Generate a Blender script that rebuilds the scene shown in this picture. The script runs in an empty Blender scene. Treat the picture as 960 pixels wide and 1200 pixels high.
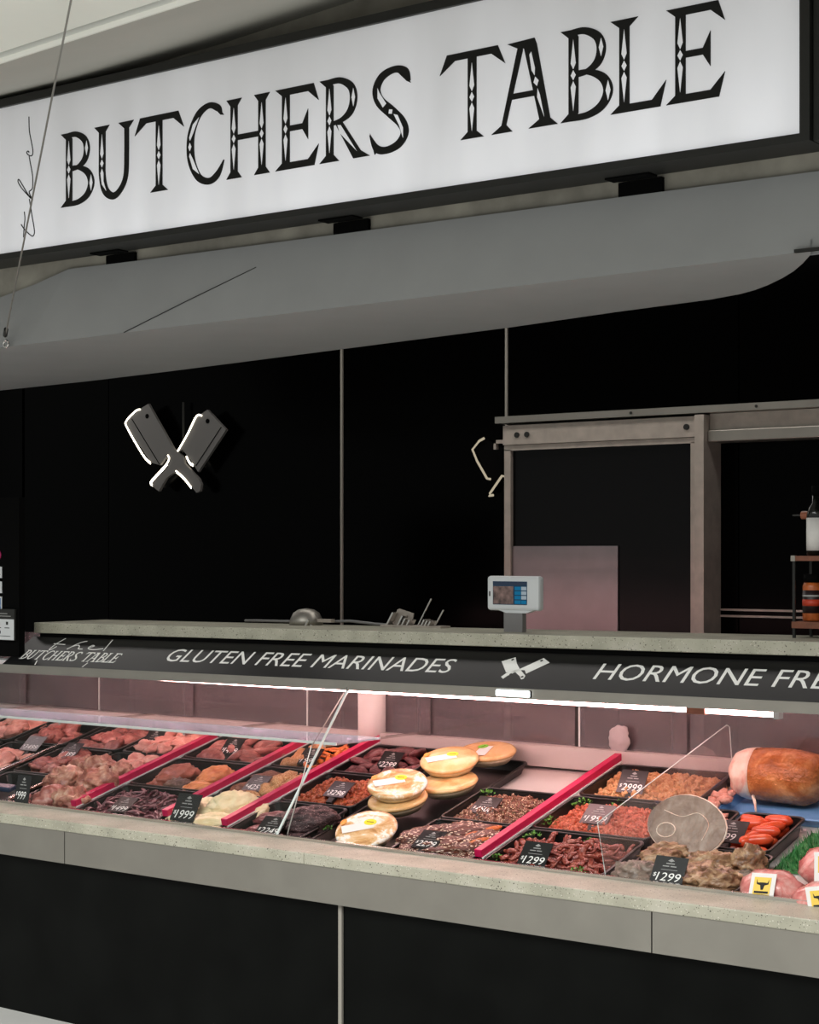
import bpy, bmesh, math, random
from mathutils import Vector, Matrix, Euler, noise
from math import sin, cos, pi, radians

sc = bpy.context.scene
COL = sc.collection

# ------------------------------------------------------------------ camera, world, big lights, exposure
TH = math.atan(2063.0 / 2800.0)
cam_d = bpy.data.cameras.new('camera')
cam_d.sensor_fit = 'HORIZONTAL'
cam_d.sensor_width = 36.0
cam_d.lens = 2063.0 / 960.0 * 36.0
cam_d.shift_y = 48.0 / 960.0
cam_d.clip_end = 200
cam = bpy.data.objects.new('camera', cam_d)
COL.objects.link(cam)
cam.location = (3.3, -4.11, 1.6)
cam.rotation_euler = (pi / 2, 0, TH)
sc.camera = cam

world = bpy.data.worlds.new('mall_daylight')
sc.world = world
world.use_nodes = True
bg = world.node_tree.nodes['Background']
bg.inputs[0].default_value = (0.97, 1.0, 0.96, 1)
bg.inputs[1].default_value = 0.40

def area(name, loc, rot, sx, sy, power, color):
    d = bpy.data.lights.new(name, 'AREA')
    d.shape = 'RECTANGLE'; d.size = sx; d.size_y = sy; d.energy = power; d.color = color
    o = bpy.data.objects.new(name, d); COL.objects.link(o)
    o.location = loc; o.rotation_euler = rot
    return o
area('skylight', (1.5, -6.5, 7.0), (radians(14), 0, 0), 8, 5, 1260, (1.0, 1.0, 0.98))
area('added_shop_fill', (-0.6, 1.62, 2.92), (radians(-6), 0, 0), 3.4, 0.25, 17, (1.0, 0.95, 0.90))  # unseen panels added to brighten the door and its frame
area('added_shop_fill', (-4.0, 1.62, 2.92), (radians(-6), 0, 0), 2.0, 0.25, 10, (1.0, 0.95, 0.90))

sc.view_settings.view_transform = 'Standard'
sc.view_settings.look = 'None'
sc.view_settings.gamma = 1
sc.view_settings.use_curve_mapping = False
sc.view_settings.exposure = 0.0
sc.cycles.use_denoising = True
sc.cycles.max_bounces = 8
sc.cycles.transparent_max_bounces = 16
sc.cycles.caustics_reflective = False
sc.cycles.caustics_refractive = False

# ------------------------------------------------------------------ materials
def s2l(c):
    return tuple((x / 12.92 if x <= 0.04045 else ((x + 0.055) / 1.055) ** 2.4) for x in c)
def rgb(r, g, b):
    return s2l((r / 255, g / 255, b / 255)) + (1.0,)

class NT:
    def __init__(s, name):
        s.m = bpy.data.materials.new(name); s.m.use_nodes = True
        s.t = s.m.node_tree; s.n = s.t.nodes
        s.b = s.n.get('Principled BSDF'); s.out = s.n.get('Material Output')
    def new(s, typ, **kw):
        n = s.n.new(typ)
        for k, v in kw.items():
            if k.startswith('i_'):
                n.inputs[k[2:].replace('_', ' ')].default_value = v
            else:
                setattr(n, k, v)
        return n
    def link(s, a, b): s.t.links.new(a, b)
    def ramp(s, stops):
        r = s.new('ShaderNodeValToRGB')
        e = r.color_ramp.elements
        while len(e) < len(stops): e.new(0.5)
        for k, (p, c) in enumerate(stops):
            e[k].position = p; e[k].color = c
        return r

def plain(name, col, rough=0.5, metal=0.0, spec=0.5, noise_amt=0.0, scale=40.0, bump=0.0, coat=0.0):
    t = NT(name); b = t.b
    b.inputs['Base Color'].default_value = col
    b.inputs['Roughness'].default_value = rough
    b.inputs['Metallic'].default_value = metal
    b.inputs['Specular IOR Level'].default_value = spec
    b.inputs['Coat Weight'].default_value = coat
    if noise_amt or bump:
        tc = t.new('ShaderNodeTexCoord')
        nz = t.new('ShaderNodeTexNoise'); nz.inputs['Scale'].default_value = scale; nz.inputs['Detail'].default_value = 5
        t.link(tc.outputs['Object'], nz.inputs['Vector'])
        if noise_amt:
            lo = tuple(x * (1 - noise_amt) for x in col[:3]) + (1,)
            hi = tuple(min(1, x * (1 + noise_amt)) for x in col[:3]) + (1,)
            r = t.ramp([(0.3, lo), (0.7, hi)])
            t.link(nz.outputs['Fac'], r.inputs['Fac']); t.link(r.outputs['Color'], b.inputs['Base Color'])
        if bump:
            bp = t.new('ShaderNodeBump'); bp.inputs['Strength'].default_value = bump; bp.inputs['Distance'].default_value = 0.01
            t.link(nz.outputs['Fac'], bp.inputs['Height']); t.link(bp.outputs['Normal'], b.inputs['Normal'])
    return t.m

def meat(name, stops, scale=14.0, rough=0.38, bump=0.5, fine=60.0, dist=0.006, speck=None, speck_scale=160.0, speck_size=0.25, unit=0.06, k=0.76):
    """noise-marbled organic surface; each object gets its own offset"""
    t = NT(name); b = t.b
    scale *= unit; fine *= unit; speck_scale *= unit
    tc = t.new('ShaderNodeTexCoord'); oi = t.new('ShaderNodeObjectInfo')
    mul = t.new('ShaderNodeMath', operation='MULTIPLY'); mul.inputs[1].default_value = 37.0
    t.link(oi.outputs['Random'], mul.inputs[0])
    nz = t.new('ShaderNodeTexNoise', noise_dimensions='4D')
    nz.inputs['Scale'].default_value = scale; nz.inputs['Detail'].default_value = 6; nz.inputs['Roughness'].default_value = 0.6
    nz.inputs['Distortion'].default_value = 0.8
    t.link(tc.outputs['Object'], nz.inputs['Vector']); t.link(mul.outputs[0], nz.inputs['W'])
    r = t.ramp([(p, tuple(q*k for q in rgb(*c)[:3]) + (1,)) for p, c in stops])
    t.link(nz.outputs['Fac'], r.inputs['Fac'])
    colr = r.outputs['Color']
    if speck:
        vo = t.new('ShaderNodeTexVoronoi'); vo.inputs['Scale'].default_value = speck_scale
        t.link(tc.outputs['Object'], vo.inputs['Vector'])
        lt = t.new('ShaderNodeMath', operation='LESS_THAN'); lt.inputs[1].default_value = speck_size
        t.link(vo.outputs['Distance'], lt.inputs[0])
        mx = t.new('ShaderNodeMix', data_type='RGBA')
        t.link(lt.outputs[0], mx.inputs[0]); t.link(colr, mx.inputs[6]); mx.inputs[7].default_value = rgb(*speck)
        colr = mx.outputs[2]
    t.link(colr, b.inputs['Base Color'])
    b.inputs['Roughness'].default_value = rough
    f = t.new('ShaderNodeTexNoise'); f.inputs['Scale'].default_value = fine; f.inputs['Detail'].default_value = 4
    t.link(tc.outputs['Object'], f.inputs['Vector'])
    bp = t.new('ShaderNodeBump'); bp.inputs['Strength'].default_value = bump; bp.inputs['Distance'].default_value = dist
    t.link(f.outputs['Fac'], bp.inputs['Height']); t.link(bp.outputs['Normal'], b.inputs['Normal'])
    return t.m

def emit(name, col, strength):
    t = NT(name)
    e = t.new('ShaderNodeEmission'); e.inputs[0].default_value = col; e.inputs[1].default_value = strength
    t.link(e.outputs[0], t.out.inputs['Surface'])
    return t.m

def thin_glass(name, tint=(1, 1, 1, 1), rough=0.0, body=0.0, body_col=(0.6, 0.6, 0.6, 1), refl=1.0):
    t = NT(name)
    tr = t.new('ShaderNodeBsdfTransparent'); tr.inputs[0].default_value = tint
    gl = t.new('ShaderNodeBsdfGlossy'); gl.inputs['Roughness'].default_value = rough
    gl.inputs['Color'].default_value = (refl, refl, refl, 1)
    # Schlick reflectance of a thin pane, the same from both sides
    ge = t.new('ShaderNodeNewGeometry')
    dt = t.new('ShaderNodeVectorMath', operation='DOT_PRODUCT'); t.link(ge.outputs['Incoming'], dt.inputs[0]); t.link(ge.outputs['Normal'], dt.inputs[1])
    ab = t.new('ShaderNodeMath', operation='ABSOLUTE'); t.link(dt.outputs['Value'], ab.inputs[0])
    om = t.new('ShaderNodeMath', operation='SUBTRACT'); om.inputs[0].default_value = 1.0; t.link(ab.outputs[0], om.inputs[1])
    pw = t.new('ShaderNodeMath', operation='POWER'); pw.inputs[1].default_value = 5.0; t.link(om.outputs[0], pw.inputs[0])
    fr = t.new('ShaderNodeMath', operation='MULTIPLY_ADD'); fr.inputs[1].default_value = 0.9; fr.inputs[2].default_value = 0.05; t.link(pw.outputs[0], fr.inputs[0])
    mx = t.new('ShaderNodeMixShader')
    t.link(fr.outputs[0], mx.inputs[0]); t.link(tr.outputs[0], mx.inputs[1]); t.link(gl.outputs[0], mx.inputs[2])
    outp = mx.outputs[0]
    if body:
        df = t.new('ShaderNodeBsdfDiffuse'); df.inputs[0].default_value = body_col
        tc = t.new('ShaderNodeTexCoord')
        nz = t.new('ShaderNodeTexNoise'); nz.inputs['Scale'].default_value = 5; nz.inputs['Detail'].default_value = 5
        t.link(tc.outputs['Object'], nz.inputs['Vector'])
        mr = t.new('ShaderNodeMapRange'); mr.inputs[1].default_value = 0.3; mr.inputs[2].default_value = 0.7
        mr.inputs[3].default_value = body * 0.7; mr.inputs[4].default_value = min(1, body * 1.3)
        t.link(nz.outputs['Fac'], mr.inputs[0])
        m2 = t.new('ShaderNodeMixShader')
        t.link(mr.outputs[0], m2.inputs[0]); t.link(outp, m2.inputs[1]); t.link(df.outputs[0], m2.inputs[2])
        outp = m2.outputs[0]
    t.link(outp, t.out.inputs['Surface'])
    return t.m

def stone_mat(name):
    t = NT(name); b = t.b
    tc = t.new('ShaderNodeTexCoord')
    nz = t.new('ShaderNodeTexNoise'); nz.inputs['Scale'].default_value = 9; nz.inputs['Detail'].default_value = 8
    t.link(tc.outputs['Object'], nz.inputs['Vector'])
    r = t.ramp([(0.3, rgb(150, 148, 132)), (0.55, rgb(170, 167, 150)), (0.75, rgb(182, 178, 164))])
    t.link(nz.outputs['Fac'], r.inputs['Fac'])
    colr = r.outputs['Color']
    for scale, size, c in ((60, 0.13, (70, 66, 58)), (130, 0.17, (88, 84, 74)), (95, 0.15, (205, 200, 188))):
        vo = t.new('ShaderNodeTexVoronoi'); vo.inputs['Scale'].default_value = scale
        t.link(tc.outputs['Object'], vo.inputs['Vector'])
        lt = t.new('ShaderNodeMath', operation='LESS_THAN'); lt.inputs[1].default_value = size
        t.link(vo.outputs['Distance'], lt.inputs[0])
        mx = t.new('ShaderNodeMix', data_type='RGBA')
        t.link(lt.outputs[0], mx.inputs[0]); t.link(colr, mx.inputs[6]); mx.inputs[7].default_value = rgb(*c)
        colr = mx.outputs[2]
    t.link(colr, b.inputs['Base Color'])
    b.inputs['Roughness'].default_value = 0.42
    bp = t.new('ShaderNodeBump'); bp.inputs['Strength'].default_value = 0.15; bp.inputs['Distance'].default_value = 0.004
    t.link(nz.outputs['Fac'], bp.inputs['Height']); t.link(bp.outputs['Normal'], b.inputs['Normal'])
    return t.m

def lightbox_mat():
    t = NT('backlit_acrylic')
    tc = t.new('ShaderNodeTexCoord'); mp = t.new('ShaderNodeMapping'); mp.inputs['Scale'].default_value = (3.2, 1, 0.8)
    t.link(tc.outputs['Object'], mp.inputs['Vector'])
    nz = t.new('ShaderNodeTexNoise'); nz.inputs['Scale'].default_value = 1.6; nz.inputs['Detail'].default_value = 2
    t.link(mp.outputs[0], nz.inputs['Vector'])
    mr = t.new('ShaderNodeMapRange'); mr.inputs[1].default_value = 0.3; mr.inputs[2].default_value = 0.7
    mr.inputs[3].default_value = 0.24; mr.inputs[4].default_value = 0.34
    t.link(nz.outputs['Fac'], mr.inputs[0])
    # the tubes sit at the bottom of the box, so the acrylic glows stronger there
    sx = t.new('ShaderNodeSeparateXYZ'); t.link(tc.outputs['Object'], sx.inputs[0])
    zr = t.new('ShaderNodeMapRange'); zr.inputs[1].default_value = -0.25; zr.inputs[2].default_value = 0.25
    zr.inputs[3].default_value = 1.4; zr.inputs[4].default_value = 0.62
    t.link(sx.outputs['Z'], zr.inputs[0])
    mu = t.new('ShaderNodeMath', operation='MULTIPLY'); t.link(mr.outputs[0], mu.inputs[0]); t.link(zr.outputs[0], mu.inputs[1])
    b = t.b
    b.inputs['Base Color'].default_value = rgb(205, 205, 207); b.inputs['Roughness'].default_value = 0.4
    b.inputs['Emission Color'].default_value = (0.94, 0.95, 1.0, 1)
    t.link(mu.outputs[0], b.inputs['Emission Strength'])
    return t.m

M = {}
M['ceiling'] = plain('ceiling_paint', rgb(240, 241, 234), 0.8, noise_amt=0.02, scale=3)
M['ceiling_grey'] = plain('soffit_paint', rgb(178, 176, 168), 0.8, noise_amt=0.03, scale=3)
M['concrete'] = plain('concrete', rgb(150, 146, 136), 0.85, noise_amt=0.3, scale=7, bump=0.3)
M['canopy'] = plain('canopy_paint', rgb(156, 157, 158), 0.55, spec=0.3, noise_amt=0.03, scale=6)
M['black_frame'] = plain('black_frame', rgb(36, 36, 34), 0.45, spec=0.3)
M['black_gloss'] = plain('black_glass_panel', rgb(2, 2, 2), 0.18, spec=0.03)
M['door_glass'] = plain('dark_door_glass', rgb(4, 3, 4), 0.26, spec=0.16, bump=0.05, scale=14)
M['black_void'] = plain('black_matte', rgb(6, 6, 6), 0.8, spec=0.05)
M['kick'] = plain('black_kick_panel', rgb(11, 12, 11), 0.3, spec=0.06, noise_amt=0.3, scale=5)
M['joint'] = plain('pale_joint', rgb(146, 141, 132), 0.5)
M['steel'] = plain('brushed_steel', rgb(156, 152, 144), 0.42, metal=0.85, noise_amt=0.06, scale=8)
M['steel_dark'] = plain('dull_aluminium', rgb(176, 166, 156), 0.45, metal=0.35, noise_amt=0.12, scale=20)
M['steel_plate'] = plain('steel_plate', rgb(140, 130, 131), 0.33, metal=0.95, noise_amt=0.05, scale=12)
M['chrome'] = plain('chrome', rgb(215, 212, 208), 0.2, metal=1.0)
M['deck'] = plain('deck_steel', rgb(205, 196, 192), 0.45, metal=0.2, noise_amt=0.04, scale=6)
M['stone'] = stone_mat('speckled_concrete')
M['floor'] = plain('floor_tile', rgb(190, 190, 186), 0.35, noise_amt=0.05, scale=5)
M['floor_dark'] = plain('dark_tile', rgb(30, 28, 28), 0.5)
M['sign'] = lightbox_mat()
M['letter'] = plain('black_vinyl', rgb(28, 28, 27), 0.5, spec=0.2)
M['white_print'] = plain('white_print', rgb(232, 232, 228), 0.5)
M['grey_print'] = plain('grey_print', rgb(150, 150, 148), 0.5)
M['fascia'] = plain('black_fascia', rgb(20, 20, 21), 0.35, spec=0.25)
M['magenta'] = plain('magenta_plastic', rgb(190, 14, 76), 0.4)
M['tray'] = plain('black_tray_plastic', rgb(20, 21, 20), 0.28, spec=0.5)
M['card'] = plain('price_card', rgb(24, 25, 25), 0.3, spec=0.5)
M['tube'] = emit('pink_tube', (1.0, 0.56, 0.54, 1), 30.0)
M['added_tube'] = emit('added_pink_tube', (1.0, 0.58, 0.56, 1), 15.0)
M['bright_bar_glow'] = emit('white_bar_glow', (0.92, 1.0, 1.0, 1), 3.0)
M['led'] = emit('warm_led', (1.0, 0.90, 0.72, 1), 5.0)
M['led_dim'] = emit('warm_led_dim', (1.0, 0.86, 0.62, 1), 0.45)
M['cleaver'] = plain('grey_cleaver_metal', rgb(112, 110, 108), 0.5, spec=0.3)
M['glass'] = thin_glass('clear_glass', (0.97, 0.98, 0.975, 1))
M['glass_edge'] = plain('glass_edge', rgb(215, 225, 222), 0.2, spec=0.7)
M['smudged'] = thin_glass('smudged_glass', (0.60, 0.57, 0.60, 1), 0.06, 0.30, rgb(160, 148, 150))
M['shelf_glass'] = thin_glass('shelf_glass_blue_sheen', (0.84, 0.89, 0.93, 1), 0.0, 0.16, rgb(190, 205, 225))  # bluish reflection on the shelf painted into the body colour
M['divider_glass'] = thin_glass('hazy_divider_glass', (0.93, 0.92, 0.93, 1), 0.0, 0.14, rgb(190, 178, 178))
M['white_plastic'] = plain('white_plastic', rgb(205, 208, 210), 0.45)
M['white_paper'] = plain('white_paper', rgb(225, 222, 218), 0.7)
M['grey_wad'] = plain('grey_paper', rgb(176, 170, 170), 0.7)
M['grey_plastic'] = plain('grey_plastic', rgb(120, 118, 118), 0.5)
M['copper'] = plain('copper_wood', rgb(150, 88, 62), 0.45, noise_amt=0.2, scale=30)
M['wood'] = plain('brown_board', rgb(120, 70, 48), 0.5, noise_amt=0.25, scale=25)
M['blue'] = plain('blue_liner', rgb(108, 150, 196), 0.4)
M['blue_dark'] = plain('navy_plastic', rgb(30, 48, 74), 0.35)
M['dark_glass'] = plain('dark_bottle_glass', rgb(16, 18, 14), 0.12, spec=0.6)
M['yellow'] = plain('yellow_sticker', rgb(240, 222, 40), 0.4)
M['lime'] = plain('lime_sticker', rgb(130, 222, 60), 0.4)
M['red_sticker'] = plain('red_sticker', rgb(215, 60, 70), 0.4)
M['gold'] = plain('gold_sticker', rgb(228, 190, 60), 0.4)
M['pink_pack'] = meat('vacuum_packed_pork', [(0.3, (196, 92, 92)), (0.5, (222, 140, 132)), (0.7, (240, 196, 186))], 16, 0.16, 0.5, 40, unit=1.0, k=0.88)
M['roast'] = meat('netted_roast', [(0.3, (104, 52, 44)), (0.46, (168, 98, 82)), (0.58, (212, 154, 130)), (0.7, (240, 212, 188))], 20, 0.42, 0.7, 55)
M['roast_red'] = meat('raw_beef', [(0.3, (112, 48, 44)), (0.5, (168, 92, 82)), (0.68, (214, 156, 142))], 22, 0.35, 0.5, 60)
M['pale_meat'] = meat('pale_pork', [(0.3, (206, 118, 106)), (0.55, (236, 168, 150)), (0.75, (250, 214, 196))], 20, 0.35, 0.5, 60)
M['purple'] = meat('dark_beef_strip', [(0.3, (52, 22, 30)), (0.5, (98, 48, 58)), (0.66, (168, 120, 124)), (0.76, (222, 196, 192))], 45, 0.3, 0.4, 80)
M['tripe'] = meat('cream_tripe', [(0.3, (232, 206, 156)), (0.55, (248, 230, 188)), (0.75, (252, 242, 214))], 14, 0.4, 0.5, 90, k=0.88)
M['brown_roast'] = meat('brown_roast', [(0.3, (120, 60, 48)), (0.55, (176, 98, 80)), (0.75, (206, 140, 116))], 18, 0.35, 0.5, 60)
M['dark_roast'] = meat('dark_roast', [(0.3, (70, 46, 40)), (0.55, (116, 84, 70)), (0.75, (150, 120, 104))], 22, 0.4, 0.7, 70)
M['orange_roast'] = meat('orange_glazed', [(0.3, (196, 96, 52)), (0.55, (236, 148, 92)), (0.75, (246, 190, 140))], 18, 0.35, 0.5, 70)
M['sesame'] = meat('sesame_chicken', [(0.3, (176, 104, 52)), (0.55, (216, 150, 88)), (0.75, (238, 194, 138))], 60, 0.5, 0.9, 130, speck=(246, 222, 176), speck_scale=150, speck_size=0.3)
M['brown_slice'] = meat('brown_slice', [(0.3, (84, 46, 34)), (0.55, (134, 82, 58)), (0.75, (176, 124, 90))], 50, 0.45, 0.8, 110)
M['orange_shred'] = meat('orange_marinated', [(0.3, (196, 74, 26)), (0.55, (238, 130, 50)), (0.75, (250, 178, 92))], 40, 0.35, 0.7, 90)
M['black_crust'] = meat('pepper_crust', [(0.32, (34, 22, 24)), (0.55, (78, 50, 52)), (0.7, (140, 104, 104))], 55, 0.5, 1.0, 130, speck=(170, 140, 138), speck_scale=190, speck_size=0.18)
M['dark_red'] = meat('dark_red_beef', [(0.3, (74, 28, 32)), (0.55, (116, 56, 58)), (0.72, (166, 108, 106))], 26, 0.3, 0.5, 70)
M['kebab'] = meat('red_kebab', [(0.3, (122, 44, 24)), (0.52, (180, 84, 48)), (0.72, (222, 146, 96))], 60, 0.35, 0.8, 130)
M['seed_meat'] = meat('seed_crusted', [(0.3, (92, 48, 38)), (0.52, (140, 84, 64)), (0.72, (176, 124, 96))], 50, 0.45, 0.9, 120, speck=(232, 206, 172), speck_scale=170, speck_size=0.3)
M['seed_slab'] = meat('seed_marinated_steak', [(0.3, (58, 24, 20)), (0.52, (102, 50, 38)), (0.72, (146, 86, 60))], 40, 0.35, 0.7, 110, speck=(226, 200, 176), speck_scale=125, speck_size=0.33)
M['red_glaze'] = meat('red_glazed_strip', [(0.3, (96, 32, 26)), (0.52, (150, 66, 52)), (0.72, (210, 136, 116))], 55, 0.24, 0.7, 90)
M['orange_mince'] = meat('orange_red_mince', [(0.3, (176, 66, 44)), (0.52, (216, 106, 74)), (0.72, (240, 156, 122))], 60, 0.4, 0.8, 150)
M['crumb'] = meat('crumbed_schnitzel', [(0.3, (190, 112, 66)), (0.52, (230, 168, 112)), (0.72, (246, 206, 160))], 60, 0.6, 1.0, 150)
M['shank'] = meat('smoked_bone', [(0.3, (78, 50, 36)), (0.46, (146, 106, 76)), (0.6, (200, 162, 124)), (0.74, (234, 210, 180))], 26, 0.32, 0.8, 70)
M['shank_grey'] = meat('smoked_rind', [(0.3, (96, 82, 72)), (0.52, (144, 126, 112)), (0.72, (192, 172, 156))], 26, 0.32, 0.8, 70)
M['ham_slice'] = meat('ham_steak', [(0.3, (132, 104, 90)), (0.48, (164, 140, 124)), (0.6, (182, 160, 144)), (0.74, (212, 196, 182))], 14, 0.25, 0.2, 60, unit=1.0)
M['ham_pale'] = meat('ham_dice', [(0.3, (214, 124, 108)), (0.55, (242, 172, 152)), (0.75, (252, 218, 200))], 40, 0.35, 0.6, 90)
M['ham_rind'] = meat('smoked_ham_rind', [(0.28, (128, 66, 28)), (0.5, (182, 106, 52)), (0.72, (222, 156, 98))], 15, 0.22, 1.0, 90, unit=1.0, k=0.98)
M['ham_fat'] = meat('ham_fat', [(0.35, (236, 168, 146)), (0.5, (250, 226, 206)), (0.75, (255, 244, 232))], 16, 0.35, 0.4, 60, unit=1.0, k=0.88)
M['frank'] = meat('red_frankfurt', [(0.3, (222, 62, 30)), (0.55, (240, 88, 48)), (0.75, (250, 122, 78))], 10, 0.22, 0.1, 40)
M['crust'] = meat('pie_pastry', [(0.3, (206, 150, 90)), (0.5, (236, 192, 132)), (0.72, (248, 220, 170))], 9, 0.2, 0.35, 26, unit=1.0, k=0.88)
M['crust_pale'] = meat('white_patched_pie_wrap', [(0.34, (170, 116, 70)), (0.47, (222, 176, 120)), (0.54, (236, 204, 160)), (0.58, (252, 246, 236))], 16, 0.14, 0.5, 24, unit=1.0, k=0.88)  # pastry tone breaking into white patches
M['foil'] = plain('pie_tin_wrap', rgb(205, 190, 158), 0.25, metal=0.2, noise_amt=0.2, scale=30)
M['parsley'] = plain('parsley_green', rgb(84, 138, 48), 0.5, noise_amt=0.4, scale=60)
M['grass'] = plain('plastic_grass', rgb(58, 126, 66), 0.45, noise_amt=0.4, scale=40)
M['screen'] = emit('terminal_screen', rgb(70, 110, 140), 0.25)
M['screen_blue'] = emit('screen_blue', rgb(40, 140, 190), 0.45)
M['screen_white'] = emit('screen_white', rgb(190, 205, 215), 0.5)
M['screen_pic'] = plain('screen_picture', rgb(110, 88, 84), 0.4, noise_amt=0.8, scale=45)
M['jar_rub'] = plain('orange_rub', rgb(176, 92, 44), 0.3, noise_amt=0.3, scale=60)
M['label_dark'] = plain('dark_label', rgb(34, 20, 20), 0.45)
M['label_red'] = plain('red_label', rgb(190, 60, 34), 0.45)
M['mc_red'] = plain('sticker_red', rgb(214, 66, 36), 0.45)
M['mc_orange'] = plain('sticker_orange', rgb(236, 150, 60), 0.45)
M['sticker_blue'] = plain('sticker_blue', rgb(70, 110, 180), 0.45)
M['sticker_pink'] = plain('sticker_pink', rgb(180, 30, 100), 0.45)
M['wire'] = plain('steel_wire', rgb(150, 148, 142), 0.35, metal=0.7)

# ------------------------------------------------------------------ mesh helpers
def me_from(name, verts, faces, mat, smooth=False):
    me = bpy.data.meshes.new(name)
    me.from_pydata([tuple(v) for v in verts], [], faces)
    me.validate(); me.update()
    mats = mat if isinstance(mat, (list, tuple)) else [mat]
    for m in mats: me.materials.append(m)
    if smooth:
        for p in me.polygons: p.use_smooth = True
    return me

class MB:
    def __init__(s): s.v = []; s.f = []
    def add(s, vs, fs):
        o = len(s.v); s.v += [Vector(v) for v in vs]; s.f += [tuple(i + o for i in f) for f in fs]; return s
    def box(s, x0, x1, y0, y1, z0, z1, bev=0.0):
        if bev <= 0:
            return s.add([(x0,y0,z0),(x1,y0,z0),(x1,y1,z0),(x0,y1,z0),(x0,y0,z1),(x1,y0,z1),(x1,y1,z1),(x0,y1,z1)],
                         [(0,3,2,1),(4,5,6,7),(0,1,5,4),(1,2,6,5),(2,3,7,6),(3,0,4,7)])
        bm = bmesh.new(); bmesh.ops.create_cube(bm, size=1)
        for v in bm.verts:
            v.co = Vector(((x0+x1)/2 + v.co.x*(x1-x0), (y0+y1)/2 + v.co.y*(y1-y0), (z0+z1)/2 + v.co.z*(z1-z0)))
        bmesh.ops.bevel(bm, geom=bm.edges[:], offset=bev, segments=2, affect='EDGES', profile=0.5)
        bm.verts.index_update()
        s.add([v.co.copy() for v in bm.verts], [tuple(v.index for v in f.verts) for f in bm.faces]); bm.free(); return s
    def prism(s, poly, d0, d1, fr=lambda u, v, w: (u, w, v)):
        """polygon in (u,v) given depth d0..d1 along w"""
        n = len(poly)
        a = sum(poly[i][0]*poly[(i+1)%n][1]-poly[(i+1)%n][0]*poly[i][1] for i in range(n))
        if a < 0: poly = poly[::-1]
        vs = [fr(u, v, d0) for u, v in poly] + [fr(u, v, d1) for u, v in poly]
        fs = [tuple(range(n)), tuple(range(2*n-1, n-1, -1))] + [(i, i+n, (i+1)%n+n, (i+1)%n) for i in range(n)]
        return s.add(vs, fs)
    def tube(s, pts, r, n=8, cap=True, flat=1.0):
        pts = [Vector(p) for p in pts]; o = len(s.v); m = len(pts)
        rs = r if isinstance(r, (list, tuple)) else [r]*m
        up = Vector((0.13, 0.27, 0.95)).normalized()
        for i, p in enumerate(pts):
            t = (pts[min(i+1, m-1)] - pts[max(i-1, 0)]).normalized()
            a = t.cross(up)
            if a.length < 1e-3: a = t.cross(Vector((1, 0, 0)))
            a.normalize(); b = t.cross(a).normalized()
            for k in range(n):
                q = 2*pi*k/n
                s.v.append(p + a*(cos(q)*rs[i]) + b*(sin(q)*rs[i]*flat))
        for i in range(m-1):
            for k in range(n):
                k2 = (k+1) % n
                s.f.append((o+i*n+k, o+i*n+k2, o+(i+1)*n+k2, o+(i+1)*n+k))
        if cap:
            s.f.append(tuple(o+k for k in range(n))[::-1]); s.f.append(tuple(o+(m-1)*n+k for k in range(n)))
        return s
    def lathe(s, prof, n=24, axis='z', origin=(0, 0, 0)):
        o = len(s.v); m = len(prof); O = Vector(origin)
        for r, h in prof:
            for k in range(n):
                q = 2*pi*k/n
                if axis == 'z': s.v.append(O + Vector((r*cos(q), r*sin(q), h)))
                elif axis == 'x': s.v.append(O + Vector((h, r*cos(q), r*sin(q))))
                else: s.v.append(O + Vector((r*sin(q), h, r*cos(q))))
        for i in range(m-1):
            for k in range(n):
                k2 = (k+1) % n
                s.f.append((o+i*n+k, o+i*n+k2, o+(i+1)*n+k2, o+(i+1)*n+k))
        s.f.append(tuple(o+k for k in range(n))[::-1]); s.f.append(tuple(o+(m-1)*n+k for k in range(n)))
        return s
    def mesh(s, name, mat, smooth=False, xf=None):
        vs = [xf @ v for v in s.v] if xf else s.v
        me = me_from(name, vs, s.f, mat, smooth)
        bm = bmesh.new(); bm.from_mesh(me); bmesh.ops.recalc_face_normals(bm, faces=bm.faces[:]); bm.to_mesh(me); bm.free()
        return me

def link(name, me, parent=None, mw=None):
    o = bpy.data.objects.new(name, me); COL.objects.link(o)
    if parent: o.parent = parent
    if mw is not None: o.matrix_local = mw
    return o
def tag(o, label, cat, group=None, kind=None):
    o['label'] = label
    if cat: o['category'] = cat
    if group: o['group'] = group
    if kind: o['kind'] = kind
    return o
def thing(name, label, cat, mw=None, group=None):
    o = bpy.data.objects.new(name, None); COL.objects.link(o); o.empty_display_size = 0.05
    if mw is not None: o.matrix_world = mw
    return tag(o, label, cat, group)
def struct(name, me, parent=None):
    o = link(name, me, parent); o['kind'] = 'structure'; return o
def part(name, mb, mat, parent, smooth=False, mw=None, label=None, kind=None):
    o = link(name, mb.mesh(name, mat, smooth), parent, mw)
    if label: o['label'] = label
    if kind: o['kind'] = kind
    return o
def L(x, y, z): return Matrix.Translation((x, y, z))
def RX(a): return Matrix.Rotation(a, 4, 'X')
def RY(a): return Matrix.Rotation(a, 4, 'Y')
def RZ(a): return Matrix.Rotation(a, 4, 'Z')
def SC(x, y, z): return Matrix.Diagonal((x, y, z, 1))

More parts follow.
